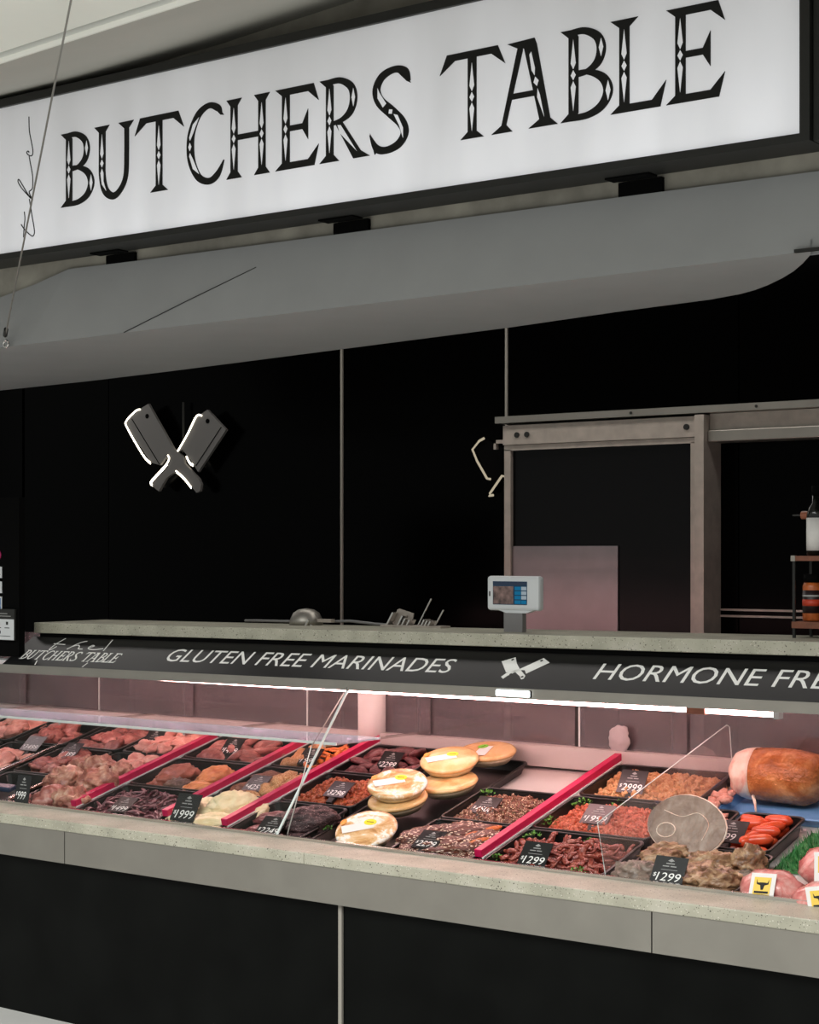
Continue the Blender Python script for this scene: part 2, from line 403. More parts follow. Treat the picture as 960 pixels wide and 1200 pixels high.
TXT = {}
def text_mb(s, size, ext=0.0006, fr=None):
    """lettering as geometry in the local XY plane, starting at the origin"""
    key = s
    if key not in TXT:
        c = bpy.data.curves.new('lettering', 'FONT'); c.body = s; c.size = 1.0; c.resolution_u = 3
        o = bpy.data.objects.new('lettering', c); COL.objects.link(o)
        dg = bpy.context.evaluated_depsgraph_get()
        me = bpy.data.meshes.new_from_object(o.evaluated_get(dg))
        TXT[key] = ([v.co.copy() for v in me.vertices], [tuple(p.vertices) for p in me.polygons])
        COL.objects.unlink(o); bpy.data.objects.remove(o); bpy.data.curves.remove(c); bpy.data.meshes.remove(me)
    vs, fs = TXT[key]
    x0 = min(v.x for v in vs); x1 = max(v.x for v in vs); y0 = min(v.y for v in vs); y1 = max(v.y for v in vs)
    return vs, fs, (x0, x1, y0, y1)
def text_fit(s, u0, u1, v0, v1, w, skew=0.0, fr=lambda u, v, w: (u, v, w), mb=None):
    vs, fs, (x0, x1, y0, y1) = text_mb(s, 1)
    mb = mb or MB()
    out = []
    for v in vs:
        vv = v0 + (v.y-y0)/(y1-y0)*(v1-v0)
        uu = u0 + (v.x-x0)/(x1-x0)*(u1-u0) + skew*(vv-v0)
        out.append(fr(uu, vv, w))
    return mb.add(out, fs)

# ------------------------------------------------------------------ room shell
def boxme(name, x0, x1, y0, y1, z0, z1, mat, bev=0): return MB().box(x0, x1, y0, y1, z0, z1, bev).mesh(name, mat)
struct('floor', boxme('floor', -9, 9, -12, 2.6, -0.1, 0.0, M['floor']))

wb = struct('wall_back', boxme('wall_back', -6.0, 3.2, 2.33, 2.5, 0, 3.0, M['black_void']))
for x0, x1 in ((-6.0, -4.02), (-4.0, -3.36), (-3.354, -1.822), (-1.804, -0.905), (-0.890, 0.20), (0.206, 1.6), (1.606, 3.2)):
    o = link('panel', boxme('panel', x0, x1, 2.30, 2.33, 0.0, 2.95, M['black_gloss']), wb)
for i, x in enumerate((-1.813, -0.8975)):
    struct('trim_%d' % (i+1), boxme('trim', x-0.0055, x+0.0055, 2.294, 2.33, 0, 2.95, M['joint']))
struct('wall_left', boxme('wall_left', -6.1, -6.0, 0.9, 2.5, 0, 3.0, M['black_void']))
struct('wall_right', boxme('wall_right', 3.2, 3.3, 0.9, 2.5, 0, 3.0, M['black_void']))
struct('ceiling_1', boxme('ceiling', -6.1, 3.3, 0.30, 2.5, 2.95, 3.05, M['black_void']))
# concrete beam that carries sign and canopy
struct('wall_front', boxme('wall_front', -4.0, 4.0, 0.06, 0.30, 2.47, 3.9, M['concrete']))

# sloping mall ceiling in front of the shop: white slab, step moulding, grey infill rising to the beam
def zA(x): return 2.953 + 0.0497*(x+0.456)
def zB(x): return max(3.238 + 0.0718*(x+0.637), 3.225)
xs = [-5 + 0.5*i for i in range(21)]
mb = MB()
P = [[(x, -1.55, zA(x)), (x, -0.93, zA(x)), (x, -0.93, zA(x)+0.25), (x, -1.55, zA(x)+0.25)] for x in xs]
for i in range(len(xs)-1):
    a, b = P[i], P[i+1]
    for k in range(4):
        mb.add([a[k], b[k], b[(k+1) % 4], a[(k+1) % 4]], [(0, 1, 2, 3)])
struct('ceiling_2', mb.mesh('ceiling', M['ceiling']))
mb = MB()
pr = [(-0.93, 0.0), (-0.93, 0.030), (-0.915, 0.030), (-0.912, -0.006), (-0.895, -0.012), (-0.880, -0.008), (-0.875, 0.004), (-0.875, 0.06)]
for i in range(len(xs)-1):
    for k in range(len(pr)-1):
        (y0, d0), (y1, d1) = pr[k], pr[k+1]
        mb.add([(xs[i], y0, zA(xs[i])+d0), (xs[i+1], y0, zA(xs[i+1])+d0), (xs[i+1], y1, zA(xs[i+1])+d1), (xs[i], y1, zA(xs[i])+d1)], [(0, 1, 2, 3)])
struct('trim_3', mb.mesh('trim', M['ceiling'], True))
mb = MB()
for i in range(len(xs)-1):
    for j in range(6):
        def q(x, t):
            return (x, -0.875 + t*(0.15+0.875), zA(x)+0.005 + (zB(x)-zA(x)-0.005)*(t ** 0.8))
        t0, t1 = j/6, (j+1)/6
        mb.add([q(xs[i], t0), q(xs[i+1], t0), q(xs[i+1], t1), q(xs[i], t1)], [(0, 1, 2, 3)])
struct('ceiling_3', mb.mesh('ceiling', M['ceiling_grey'], True))

# ------------------------------------------------------------------ canopy under the sign
cano = thing('canopy', 'smooth grey painted canopy with rounded end hanging below the lit sign', 'canopy', L(0, 0, 2.32))
front = []
for k in range(29):
    x = -3.2 + (1.50+3.2)*k/28
    front.append((x, 0.0, 0.008*(x+1.5)/2.7))
mb = MB()
top = [(-3.2, 0.02), (-1.556, 0.185), (-1.378, 0.214), (-1.21, 0.251), (-0.879, 0.247), (1.95, 0.234)]
bot = [(-3.2, -0.012), (-1.556, -0.002), (-1.378, 0.0), (-1.21, 0.001), (-0.879, 0.005), (1.498, 0.029), (1.95, 0.034)]
def ip(c, x):
    for (a, b), (d, e) in zip(c, c[1:]):
        if a <= x <= d: return b + (e-b)*(x-a)/(d-a)
    return c[-1][1]
xs2 = sorted(set([-3.2, -2.6, -2.1] + [p[0] for p in top] + [-0.5, 0, 0.5, 1.0, 1.498, 1.7]))
for a, b in zip(xs2, xs2[1:]):
    mb.add([(a, 0, ip(bot, a)), (b, 0, ip(bot, b)), (b, 0.045, ip(top, b)), (a, 0.045, ip(top, a)),
            (a, 0.056, ip(bot, a)), (b, 0.056, ip(bot, b)), (b, 0.056, ip(top, b)), (a, 0.056, ip(top, a))],
           [(0, 1, 2, 3), (3, 2, 6, 7), (4, 7, 6, 5)])
part('front_panel', mb, M['canopy'], cano)
rear = [(-3.2, 1.06), (-2.111, 0.992), (-1.6, 0.93), (-1.08, 0.863), (-0.3, 0.765), (0.167, 0.705), (0.60, 0.62), (0.80, 0.592), (0.947, 0.572), (1.064, 0.53), (1.13, 0.487),
        (1.196, 0.429), (1.28, 0.34), (1.35, 0.255), (1.42, 0.155), (1.489, 0.046), (1.51, 0.0)]
poly = [(-3.2, 0.0), ] + rear
def zf(x): return ip(bot, x)
mb = MB(); n = len(rear)
for (a, ya), (b, yb) in zip(rear, rear[1:]):
    mb.add([(a, 0, zf(a)), (b, 0, zf(b)), (b, yb, zf(b)), (a, ya, zf(a))], [(0, 1, 2, 3)])
    mb.add([(a, ya, zf(a)), (b, yb, zf(b)), (b, yb, zf(b)+0.03), (a, ya, zf(a)+0.03)], [(0, 1, 2, 3)])
    mb.add([(a, 0.06, zf(a)+0.03), (b, max(0.06*0, min(0.06, yb)), zf(b)+0.03), (b, yb, zf(b)+0.03), (a, ya, zf(a)+0.03)], [(0, 1, 2, 3)])
part('soffit_panel', mb, M['canopy'], cano)
part('cable_shadow', MB().tube([(-0.896, -0.001, 0.006), (-0.62, 0.013, 0.09), (-0.346, 0.031, 0.172)], 0.0016, 5), M['black_frame'], cano, label='thin dark painted shadow of the cable running diagonally')  # the cable's shadow, drawn as a thin dark thread on the front panel
part('end_clip', MB().box(1.47, 1.56, -0.012, 0.0, 0.028, 0.036), M['black_frame'], cano)

# ------------------------------------------------------------------ lit sign
SX, SZ = 0.0, 2.8675
sign = thing('sign_box', 'wide backlit white sign with black decorated serif letters above the counter', 'sign', L(SX, 0, SZ))
X0, X1 = -3.0, 1.529
hz = 0.2495
part('face', MB().box(X0, X1, -0.100, -0.09, -hz, hz), M['sign'], sign, label='backlit milky white acrylic face')
fr = MB()
fr.box(X0-0.05, X1+0.026, -0.112, 0.02, hz, hz+0.027)
fr.box(X0-0.05, X1+0.026, -0.112, 0.02, -hz-0.020, -hz)
fr.box(X1, X1+0.026, -0.112, 0.02, -hz, hz)
fr.box(X0-0.05, X0, -0.112, 0.02, -hz, hz)
part('frame', fr, M['black_frame'], sign)
part('side_channel', MB().box(X1+0.030, X1+0.09, -0.098, 0.02, -hz-0.02, hz+0.027), M['black_frame'], sign)
part('back_plate', MB().box(X0, X1, -0.09, 0.02, -hz, hz), M['black_frame'], sign)
for x in (-1.86, -0.962, 0.018, 1.004):
    b = MB().box(x-0.066, x+0.066, -0.028, 0.020, -hz-0.025, -hz-0.0202)
    b2 = MB().box(x-0.066, x+0.066, 0.045, 0.0595, -hz-0.066, -hz-0.0202)
    q_ = part('bracket', b, M['black_void'], sign)
    part('wall_plate', b2, M['black_void'], q_)

# --- hand-drawn serif letter shapes (unit cap height)
def spline(pts, n=8):
    out = []
    for i in range(len(pts)-1):
        p0 = pts[max(i-1, 0)]; p1 = pts[i]; p2 = pts[i+1]; p3 = pts[min(i+2, len(pts)-1)]
        for k in range(n):
            t = k/n
            out.append(tuple(0.5*((2*p1[j]) + (-p0[j]+p2[j])*t + (2*p0[j]-5*p1[j]+4*p2[j]-p3[j])*t*t + (-p0[j]+3*p1[j]-3*p2[j]+p3[j])*t**3) for j in range(len(p1))))
    out.append(tuple(pts[-1])); return out
def stroke(pts, n=8):
    """pts = (x, y, width): strip of quads along a smooth line"""
    s = spline(pts, n); l = []; r = []
    for i, (x, y, w) in enumerate(s):
        a = s[max(i-1, 0)]; b = s[min(i+1, len(s)-1)]
        dx, dy = b[0]-a[0], b[1]-a[1]; q = math.hypot(dx, dy) or 1
        l.append((x - dy/q*w/2, y + dx/q*w/2)); r.append((x + dy/q*w/2, y - dx/q*w/2))
    return l + r[::-1]
def stem(c, w=0.12, t=(0.13, 0.13), b=(0.13, 0.13)):
    h = w/2
    return [(c-t[0], 1), (c+t[1], 1), (c+h, 0.915), (c+h, 0.085), (c+b[1], 0), (c-b[0], 0), (c-h, 0.085), (c-h, 0.915)]
def inl(c, w=0.032, ang=0.0, cy=0.5):
    k = [[(0, .39), (w, .13), (0, .065), (-w, .13)], [(0, .055), (w, 0), (0, -.055), (-w, 0)], [(0, -.065), (w, -.13), (0, -.39), (-w, -.13)]]
    return [[(c + x*cos(ang)-y*sin(ang)*1.0, cy + x*sin(ang)+y*cos(ang)) for x, y in p] for p in k]
def dia(cx, cy, w, h, a=0.0):
    return [(cx+x*cos(a)-y*sin(a), cy+x*sin(a)+y*cos(a)) for x, y in ((0, h), (w, 0), (0, -h), (-w, 0))]
GL = {}
bowl_t = stroke([(0.13, .965, .07), (0.30, .965, .075), (0.46, .88, .10), (0.515, .745, .115), (0.47, .60, .10), (0.33, .515, .06), (0.13, .49, .05)])
bowl_b = stroke([(0.13, .515, .05), (0.34, .51, .06), (0.53, .42, .10), (0.60, .27, .12), (0.52, .12, .10), (0.34, .04, .075), (0.10, .035, .07)])
GL['B'] = (.67, [stem(0.165, .125, (.165, .0), (.165, .0)), bowl_t, bowl_b], inl(.165) + [dia(.515, .75, .028, .10), dia(.602, .27, .03, .11)])
GL['U'] = (.75, [[(0, 1), (.29, 1), (.215, .92), (.215, .85), (.09, .85), (.09, .92)], [(.46, 1), (.75, 1), (.66, .91), (.66, .85), (.575, .85), (.575, .91)],
                 stroke([(.152, .90, .125), (.152, .6, .125), (.155, .33, .125), (.215, .13, .12), (.36, .04, .095), (.50, .11, .085), (.60, .28, .085), (.617, .6, .085), (.617, .90, .085)])],
           inl(.152)[:2] + [[(.152, .43), (.182, .37), (.182, .26), (.235, .12), (.15, .22), (.125, .37)]])
GL['T'] = (.90, [[(.10, 1), (.80, 1), (.90, .78), (.71, .92), (.21, .92), (.0, .78)], [(.39, .95), (.51, .95), (.51, .08), (.61, 0), (.29, 0), (.39, .08)]], inl(.45, cy=.47))
GL['C'] = (.67, [stroke([(.62, .85, .02), (.56, .93, .09), (.40, .985, .075), (.22, .90, .10), (.10, .70, .12), (.07, .50, .13), (.10, .29, .125), (.22, .09, .10), (.40, .02, .085), (.55, .09, .09), (.66, .26, .015)]),
                 [(.53, .98), (.66, .83), (.60, .84), (.50, .93)]],
           [[(.065, .555), (.095, .50), (.065, .445), (.04, .50)], [(.07, .58), (.12, .66), (.23, .86), (.12, .78), (.055, .62)], [(.07, .42), (.12, .34), (.23, .13), (.12, .21), (.055, .38)]])
GL['H'] = (.83, [stem(.18), stem(.65), [(.2, .545), (.63, .545), (.63, .475), (.2, .475)]], inl(.18) + inl(.65))
GL['E'] = (.70, [[(0, 1), (.62, 1), (.70, .78), (.53, .915), (.235, .915), (.235, .535), (.44, .535), (.53, .70), (.53, .33), (.44, .465), (.235, .465), (.235, .085), (.53, .085), (.70, .25), (.63, 0), (0, 0), (.11, .085), (.11, .915)]], inl(.172))
GL['L'] = (.68, [[(0, 1), (.34, 1), (.235, .915), (.235, .085), (.51, .085), (.68, .27), (.61, 0), (0, 0), (.11, .085), (.11, .915)]], inl(.172))
GL['R'] = (.80, [stem(.165, .12, (.165, .0), (.165, .15)), stroke([(0.13, .965, .07), (0.33, .965, .075), (0.50, .87, .10), (0.545, .72, .115), (0.49, .57, .10), (0.35, .485, .06), (0.16, .455, .05)]),
                 [(.25, .46), (.37, .46), (.655, .085), (.80, 0), (.54, 0)]], inl(.165) + [dia(.545, .73, .028, .11), [(.295, .43), (.345, .425), (.60, .08), (.33, .33)]])
GL['S'] = (.61, [stroke([(.60, .80, .015), (.53, .91, .10), (.38, .965, .08), (.19, .91, .10), (.10, .77, .115), (.15, .62, .13), (.32, .47, .14), (.47, .33, .13), (.52, .20, .115), (.43, .08, .10), (.25, .03, .085), (.10, .07, .09), (.0, .24, .015)]),
                 [(.50, .97), (.61, .77), (.55, .80), (.42, .92)], [(.0, .26), (.07, .0), (.16, .05), (.08, .12)]],
           [dia(.315, .475, .035, .035, .6), [(.12, .78), (.15, .72), (.25, .58), (.20, .54), (.12, .66)], [(.36, .44), (.42, .42), (.50, .26), (.50, .14), (.44, .30)]])
GL['A'] = (.90, [[(.22, .985), (.36, .915), (.14, .085), (.0, 0), (.29, 0), (.205, .085), (.43, .88), (.44, .985)], [(.22, .985), (.59, 1.0), (.62, .93), (.80, .085), (.90, 0), (.51, 0), (.655, .085), (.45, .90)],
                 [(.26, .42), (.60, .42), (.60, .355), (.24, .355)]],
           [dia(.615, .51, .035, .055, .2), [(.55, .85), (.60, .66), (.595, .58), (.555, .64), (.525, .82)], [(.635, .43), (.665, .36), (.725, .10), (.63, .33)]])
LAY = [('B', -1.088, .161), ('U', -.929, .18), ('T', -.744, .215), ('C', -.518, .16), ('H', -.362, .199), ('E', -.153, .168), ('R', .018, .187), ('S', .205, .146),
       ('T', .452, .218), ('A', .625, .212), ('B', .846, .162), ('L', .998, .163), ('E', 1.161, .165)]
for ch, x, w in LAY:
    uw, polys, inlays = GL[ch]
    z0 = 2.743 - SZ
    S = lambda p: [(x + a*w/uw, z0 + b*0.242) for a, b in p]
    m_ = MB()
    for k, p in enumerate(polys): m_.prism(S(p), -0.1025 - 0.00003*k, -0.0995)
    lo = part('letter', m_, M['letter'], sign)
    for p in inlays: part('inlay', MB().prism(S(p), -0.1034, -0.1026), M['sign'], lo)
THE = [[(-1.245, 3.068), (-1.243, 3.022), (-1.234, 2.986), (-1.226, 2.955), (-1.227, 2.938), (-1.237, 2.935), (-1.25, 2.941), (-1.256, 2.949), (-1.25, 2.953), (-1.244, 2.948)],
       [(-1.244, 2.935), (-1.237, 2.907), (-1.227, 2.867), (-1.227, 2.829), (-1.234, 2.82), (-1.243, 2.816), (-1.24, 2.805), (-1.226, 2.785)],
       [(-1.226, 2.785), (-1.245, 2.8), (-1.28, 2.831), (-1.298, 2.853), (-1.299, 2.863), (-1.292, 2.86), (-1.274, 2.838), (-1.251, 2.809), (-1.226, 2.785)],
       [(-1.243, 2.791), (-1.237, 2.765), (-1.229, 2.73), (-1.22, 2.694), (-1.218, 2.673), (-1.227, 2.664), (-1.245, 2.674), (-1.268, 2.692), (-1.284, 2.71)],
       [(-1.268, 2.751), (-1.265, 2.726), (-1.269, 2.7), (-1.272, 2.665)]]
mb = MB()
for s_ in THE: mb.prism(stroke([(x, z-SZ, 0.0034) for x, z in s_], 4), -0.1015, -0.0995)
part('script_word', mb, M['letter'], sign, label='thin handwritten script word running upward')

# cable with hook
cab = thing('suspension_cable', 'thin steel cable with hook eye hanging in front of the sign', 'cable', L(-1.459, -0.02, 2.329))
part('wire', MB().tube([(0, -0.0, 0.02), (1.629, -1.18, 0.66)], 0.0028, 6), M['wire'], cab)
part('ferrule', MB().tube([(0.006, -0.005, 0.026), (0.040, -0.030, 0.042)], 0.008, 8), M['black_frame'], cab)
part('hook_eye', MB().tube([(0.012*cos(2*pi*k/12)+0.0, 0.004, 0.012*sin(2*pi*k/12)-0.002) for k in range(13)], 0.0035, 6, False), M['chrome'], cab)

# ------------------------------------------------------------------ glowing cleavers on the back wall
CW = thing('cleaver_light', 'crossed pair of grey cleavers edged with white glowing strips, large on black wall', 'wall light', L(-2.87, 2.24, 2.1))
bl1 = [(-.13, .249), (-.193, .224), (-.291, .169), (-.278, .138), (-.112, -.046), (-.049, -.061), (-.001, -.016), (.041, .022)]
hd1 = [(-.001, -.016), (.041, .022), (.072, -.002), (.116, -.056), (.152, -.084), (.215, -.135), (.232, -.164), (.223, -.197), (.201, -.204), (.17, -.177), (.061, -.091), (.007, -.046)]
bl2 = [(.272, .2), (.395, .097), (.21, -.103), (.183, -.068), (.143, -.024), (.105, .01), (.072, .001), (.152, .094), (.201, .167)]
hd2 = [(.072, .001), (.116, -.03), (.116, -.063), (.061, -.094), (-.003, -.126), (-.03, -.158), (-.056, -.192), (-.086, -.174), (-.114, -.156), (.007, -.073), (-.001, -.016)]
part('blade', MB().prism(bl1, -0.012, 0.004), M['cleaver'], CW)
part('handle', MB().prism(hd1, -0.012, 0.004), M['cleaver'], CW)
part('blade', MB().prism(bl2, -0.011, 0.005), M['cleaver'], CW)
part('handle', MB().prism(hd2, -0.0125, 0.005), M['cleaver'], CW)
for p in ((-.137, .187), (.275, .144)):
    part('hang_hole', MB().lathe([(0.012, -0.0135), (0.012, -0.010)], 14, 'y', (p[0], 0, p[1])), M['black_void'], CW)
for a, b in (((-.245, .178), (-.05, -.058)), ((.365, .111), (.197, -.072))):
    part('edge_groove', MB().tube([(a[0], -0.012, a[1]), (b[0], -0.012, b[1])], 0.0025, 5), M['black_void'], CW)
LEDS = [[(-.184, .223), (-.217, .217), (-.285, .168), (-.274, .130), (-.165, -.007), (-.114, -.046)], [(.237, .172), (.201, .171), (.143, .088), (.075, .004)],
        [(.007, -.013), (.016, -.033), (-.012, -.066), (-.108, -.14), (-.1, -.158)], [(.063, -.093), (.116, -.129), (.165, -.175)], [(.134, -.024), (.156, -.054), (.179, -.065)]]
for s_ in LEDS:
    part('glow_strip', MB().tube([(x, -0.013, z) for x, z in spline(s_, 5)], 0.0040, 6), M['led'], CW)
    part('glow_edge', MB().tube([(x-0.026, 0.016, z-0.006) for x, z in spline(s_, 5)], 0.0022, 5), M['led'], CW)
part('hanging_rod', MB().tube([(.073, 0.03, 0.0), (.073, 0.03, .25)], 0.006, 6), M['black_frame'], CW)
for xx, zz in ((-.16, .1), (.24, .08)):
    part('wall_mount', MB().box(xx-0.02, xx+0.02, 0.004, 0.06, zz-0.02, zz+0.02), M['black_void'], CW)

c2 = thing('light_outline', 'dim glowing cleaver outline partly hidden behind the sliding door frame', 'wall light', L(-0.95, 2.26, 2.0))
for s_ in ([(-.039, .1), (-.065, .089), (-.101, .053), (-.077, .003), (-.024, -.076), (-.006, -.079)], [(.072, -.071), (.054, -.066), (-.009, -.141), (-.013, -.151), (.009, -.149)]):
    part('glow_strip', MB().tube([(x, 0, z) for x, z in s_], 0.0055, 6), M['led_dim'], c2)
part('back_plate', MB().prism([(-.09, .055), (-.04, .095), (.10, .03), (.10, -.06), (.05, -.06), (.0, -.14), (-.005, -.085), (-.02, -.08)], 0.01, 0.035), M['black_void'], c2)

# ------------------------------------------------------------------ cool-room sliding door
dr = thing('sliding_door', 'aluminium framed sliding cool room door with dark glass behind the counter', 'door', L(0, 2.2, 0))
A = MB()
A.box(-0.832, -0.80, -0.02, 0.03, 0.02, 2.04)
A.box(0.052, 0.078, -0.02, 0.03, 0.02, 2.04)
A.box(-0.832, 0.078, -0.02, 0.03, 2.036, 2.058)
part('leaf_frame', A, M['steel_dark'], dr)
part('glass_pane', MB().box(-0.80, 0.052, 0.0, 0.02, 0.02, 2.036), M['door_glass'], dr)
hd = MB().box(-0.832, 0.083, -0.03, 0.03, 2.06, 2.142)
part('header_plate', hd, M['steel_dark'], dr)
part('kick_plate', MB().box(-0.80, -0.285, -0.008, 0.0, 0.02, 1.629), M['steel_plate'], dr, label='brushed steel plate')
for x in (-0.76, -0.71, 0.04):
    part('bolt', MB().lathe([(0.012, -0.036), (0.012, -0.03)], 12, 'y', (x, 0, 2.10)), M['black_frame'], dr)
part('latch', MB().box(-0.90, -0.832, 0.0, 0.02, 2.07, 2.085).box(-0.90, -0.888, 0.0, 0.02, 2.045, 2.085), M['steel_dark'], dr)
post = MB().box(0.085, 0.125, -0.05, 0.10, 0, 2.145)
part('jamb_post', post, M['steel_dark'], dr)
tr = thing('door_track', 'long aluminium sliding rail above the dark cool room doorway', 'rail', L(0, 2.2, 2.15))
part('top_rail', MB().box(-0.86, 2.2, -0.05, 0.10, 0.002, 0.03), M['steel'], tr)
part('rail_face', MB().box(0.127, 2.2, 0.0, 0.10, -0.065, 0.0), M['steel_dark'], tr)
part('lower_rail', MB().box(0.127, 2.2, -0.02, 0.10, -0.112, -0.066, 0.004), M['steel'], tr)
for x in (0.35, 0.62, -0.2):
    part('screw', MB().lathe([(0.006, -0.054), (0.006, -0.05)], 8, 'y', (x, 0, 0.016)), M['black_frame'], tr)
for i, z in enumerate((1.37, 1.345)):
    struct('trim_%d' % (i+4), boxme('trim', 0.13, 3.2, 2.285, 2.30, z, z+0.008, M['steel_dark']))

# ------------------------------------------------------------------ counter
ct = thing('display_counter', 'long meat display counter with speckled stone ledge and black kick panels', 'counter', L(0, 0.05, 0))
def pc(name, x0, x1, y0, y1, z0, z1, mat, bev=0, **k): return part(name, MB().box(x0, x1, y0-0.05, y1-0.05, z0, z1, bev), mat, ct, **k)
for a, b in ((-3.6, -0.128), (-0.127, 2.6)):
    pc('ledge_slab', a, b, 0.0, 0.185, 0.655, 0.690, M['stone'], 0.003)
for a, b in ((-3.6, -1.187), (-1.183, 1.06), (1.064, 2.6)):
    pc('steel_band', a, b, 0.004, 0.15, 0.546, 0.6545, M['steel'])
for a, b in ((-3.6, -0.009), (0.005, 2.6)):
    pc('kick_panel', a, b, 0.028, 0.10, 0.0, 0.545, M['kick'])
pc('joint_strip', -0.009, 0.004, 0.020, 0.10, 0.0, 0.545, M['joint'])
pc('glass_channel', -3.6, 2.6, 0.172, 0.186, 0.690, 0.699, M['chrome'], label='steel glazing channel')
SA = math.atan(0.25)
def dk(x, y, h=0.0):
    return Vector((x, y - h*sin(SA), 0.648 + 0.25*(y-0.25) + h*cos(SA)))
def DM(x, y, h=0.0, rz=0.0):
    return Matrix.Translation(dk(x, y, h)) @ RX(SA) @ RZ(rz)
mb = MB()
pts = [(0.19, 0.60), (0.19, 0.633-0.0005), (1.10, 0.648+0.25*0.85-0.0005), (1.10, 0.60)]
mb.prism(pts, -3.5, 2.5, lambda u, v, w: (w, u-0.05, v))
part('sloped_deck', mb, M['deck'], ct)
pc('base_cabinet', -3.5, 2.5, 0.10, 1.10, 0.0, 0.60, M['black_void'])
pc('rear_sill', -3.5, 2.5, 1.055, 1.14, 0.862, 0.935, M['deck'])
for x in (-2.0, 0.18, 1.9):
    pc('rear_post', x-0.012, x+0.012, 1.10, 1.13, 0.935, 1.284, M['black_frame'])
pc('rear_head_rail', -2.1, 2.2, 1.10, 1.14, 1.256, 1.264, M['steel_dark'])

# rear sliding glass
ed = [(-3.40, -2.62), (-2.67, -2.10), (-2.16, -1.62), (-1.68, -0.96), (-1.02, -0.44), (-0.50, 0.17), (0.19, 0.60), (0.54, 1.30), (1.26, 2.1)]
desc = ['farthest along, past the payment sign', 'far end by the payment sign', 'behind the netted beef roasts', 'behind the pink poultry cuts', 'beside the white paper roll', 'behind the stack of pies',
        'behind the crumbed meat tray', 'just behind the smoked ham', 'past the smoked ham']
for k, (a, b) in enumerate(ed):
    t = thing('glass_door', 'smudged sliding glass door of the case, ' + desc[k], 'glass door', L((a+b)/2, 1.092 + 0.012*(k % 2), 0.936))
    w = (b-a)/2
    part('pane', MB().box(-w, w, 0, 0.005, 0.0, 0.318), M['smudged'], t)
    part('edge_strip', MB().box(-w-0.003, -w+0.003, -0.001, 0.006, 0.0, 0.318), M['glass_edge'], t)

# worktop
wt = thing('worktop', 'thick speckled stone worktop slab above the glass meat case', 'worktop', L(0, 0.7, 1.334) @ RY(-0.0066))
part('slab', MB().box(-2.124, 2.3, 0, 0.39, -0.042, 0.0, 0.003), M['stone'], wt)
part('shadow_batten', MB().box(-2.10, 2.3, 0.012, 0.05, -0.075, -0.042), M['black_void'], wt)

# header panel, tilted
FA = math.atan2(0.09, 0.14)
fs = thing('header_panel', 'black tilted header panel with white slogan lettering under the worktop', 'sign panel', L(0, 0.55, 1.18) @ RY(-0.006) @ RX(FA))
part('panel', MB().box(-2.127, 2.3, -0.012, 0.178, -0.012, 0.0), M['fascia'], fs)
lip = MB().box(-2.6, 2.3, -0.004, 0.004, -0.034, -0.001)
part('steel_lip', lip, M['steel'], fs, mw=RX(-FA) @ L(0, -0.008, -0.006))
def slogan(words, u0, u1, v0, v1):
    whole = ' '.join(words)
    def width(t): q = text_mb(t, 1)[2]; return q[1]-q[0], q[0]
    W = width(whole)[0]; k = (u1-u0)/W; pre = ''
    for wd in words:
        ww, off = width(wd)
        st = width(pre + wd)[0] - ww
        part('slogan_word', text_fit(wd, u0+st*k, u0+(st+ww)*k, v0, v1, 0.0008), M['white_print'], fs, label='white word ' + wd.lower())
        pre += wd + ' '
slogan(['GLUTEN', 'FREE', 'MARINADES'], -1.298, -0.010, 0.050, 0.128)
slogan(['HORMONE', 'FREE'], 0.536, 1.350, 0.050, 0.134)
mb = MB(); k_ = 0.534/2.414
for ch, x, w in LAY:
    uw, polys, _ = GL[ch]
    for p in polys: mb.prism([(-2.069 + (x+1.088)*k_ + a*w/uw*k_, 0.027 + b*0.060) for a, b in p], 0.0, 0.0008, lambda u, v, w: (u, v, w))
part('shop_name', mb, M['white_print'], fs, label='small white serif shop name')
mb = MB()
for s_ in ([(-1.93, .172), (-1.949, .136), (-1.955, .097), (-1.944, .095), (-1.931, .117)], [(-1.964, .134), (-1.896, .131)], [(-1.795, .158), (-1.827, .145), (-1.86, .101)],
           [(-1.85, .117), (-1.822, .13), (-1.806, .12), (-1.801, .107), (-1.776, .106)], [(-1.754, .117), (-1.729, .127), (-1.744, .132), (-1.75, .112), (-1.712, .105), (-1.669, .114)],
           [(-1.667, .172), (-1.655, .1)], [(-1.954, .020), (-1.941, -.008)], [(-1.67, .020), (-1.676, -.008)]):
    mb.prism(stroke([(x, y, 0.0045) for x, y in s_], 4), 0.0, 0.0008, lambda u, v, w: (u, v, w))
part('script_word', mb, M['white_print'], fs)
mb = MB()
for p in ([(.16, .125), (.201, .15), (.223, .117), (.249, .089), (.289, .054), (.291, .039), (.284, .034), (.268, .052), (.243, .07), (.209, .067)],
          [(.307, .151), (.341, .128), (.286, .065), (.271, .083), (.261, .083), (.244, .073), (.223, .049), (.216, .033), (.203, .043), (.212, .063), (.239, .082), (.251, .089)]):
    mb.prism(p, 0.0, 0.0008, lambda u, v, w: (u, v, w))
part('cleaver_emblem', mb, M['white_print'], fs)
mb = MB()
for p in ((.197, .136), (.307, .136), (.281, .047), (.232, .058)): mb.prism(dia(p[0], p[1], .006, .006), 0.0008, 0.0012, lambda u, v, w: (u, v, w))
part('emblem_hole', mb, M['fascia'], fs)
sl = thing('bright_bar', 'short bright white glowing bar fixed below the cleaver emblem', 'light', L(0.282, 0.541, 1.160))  # emissive white bar set on the steel lip
part('emitter', MB().box(-0.062, 0.062, -0.014, -0.003, -0.011, 0.009, 0.003), M['bright_bar_glow'], sl)
part('housing', MB().box(-0.068, 0.068, -0.003, -0.0005, -0.012, 0.010), M['chrome'], sl)

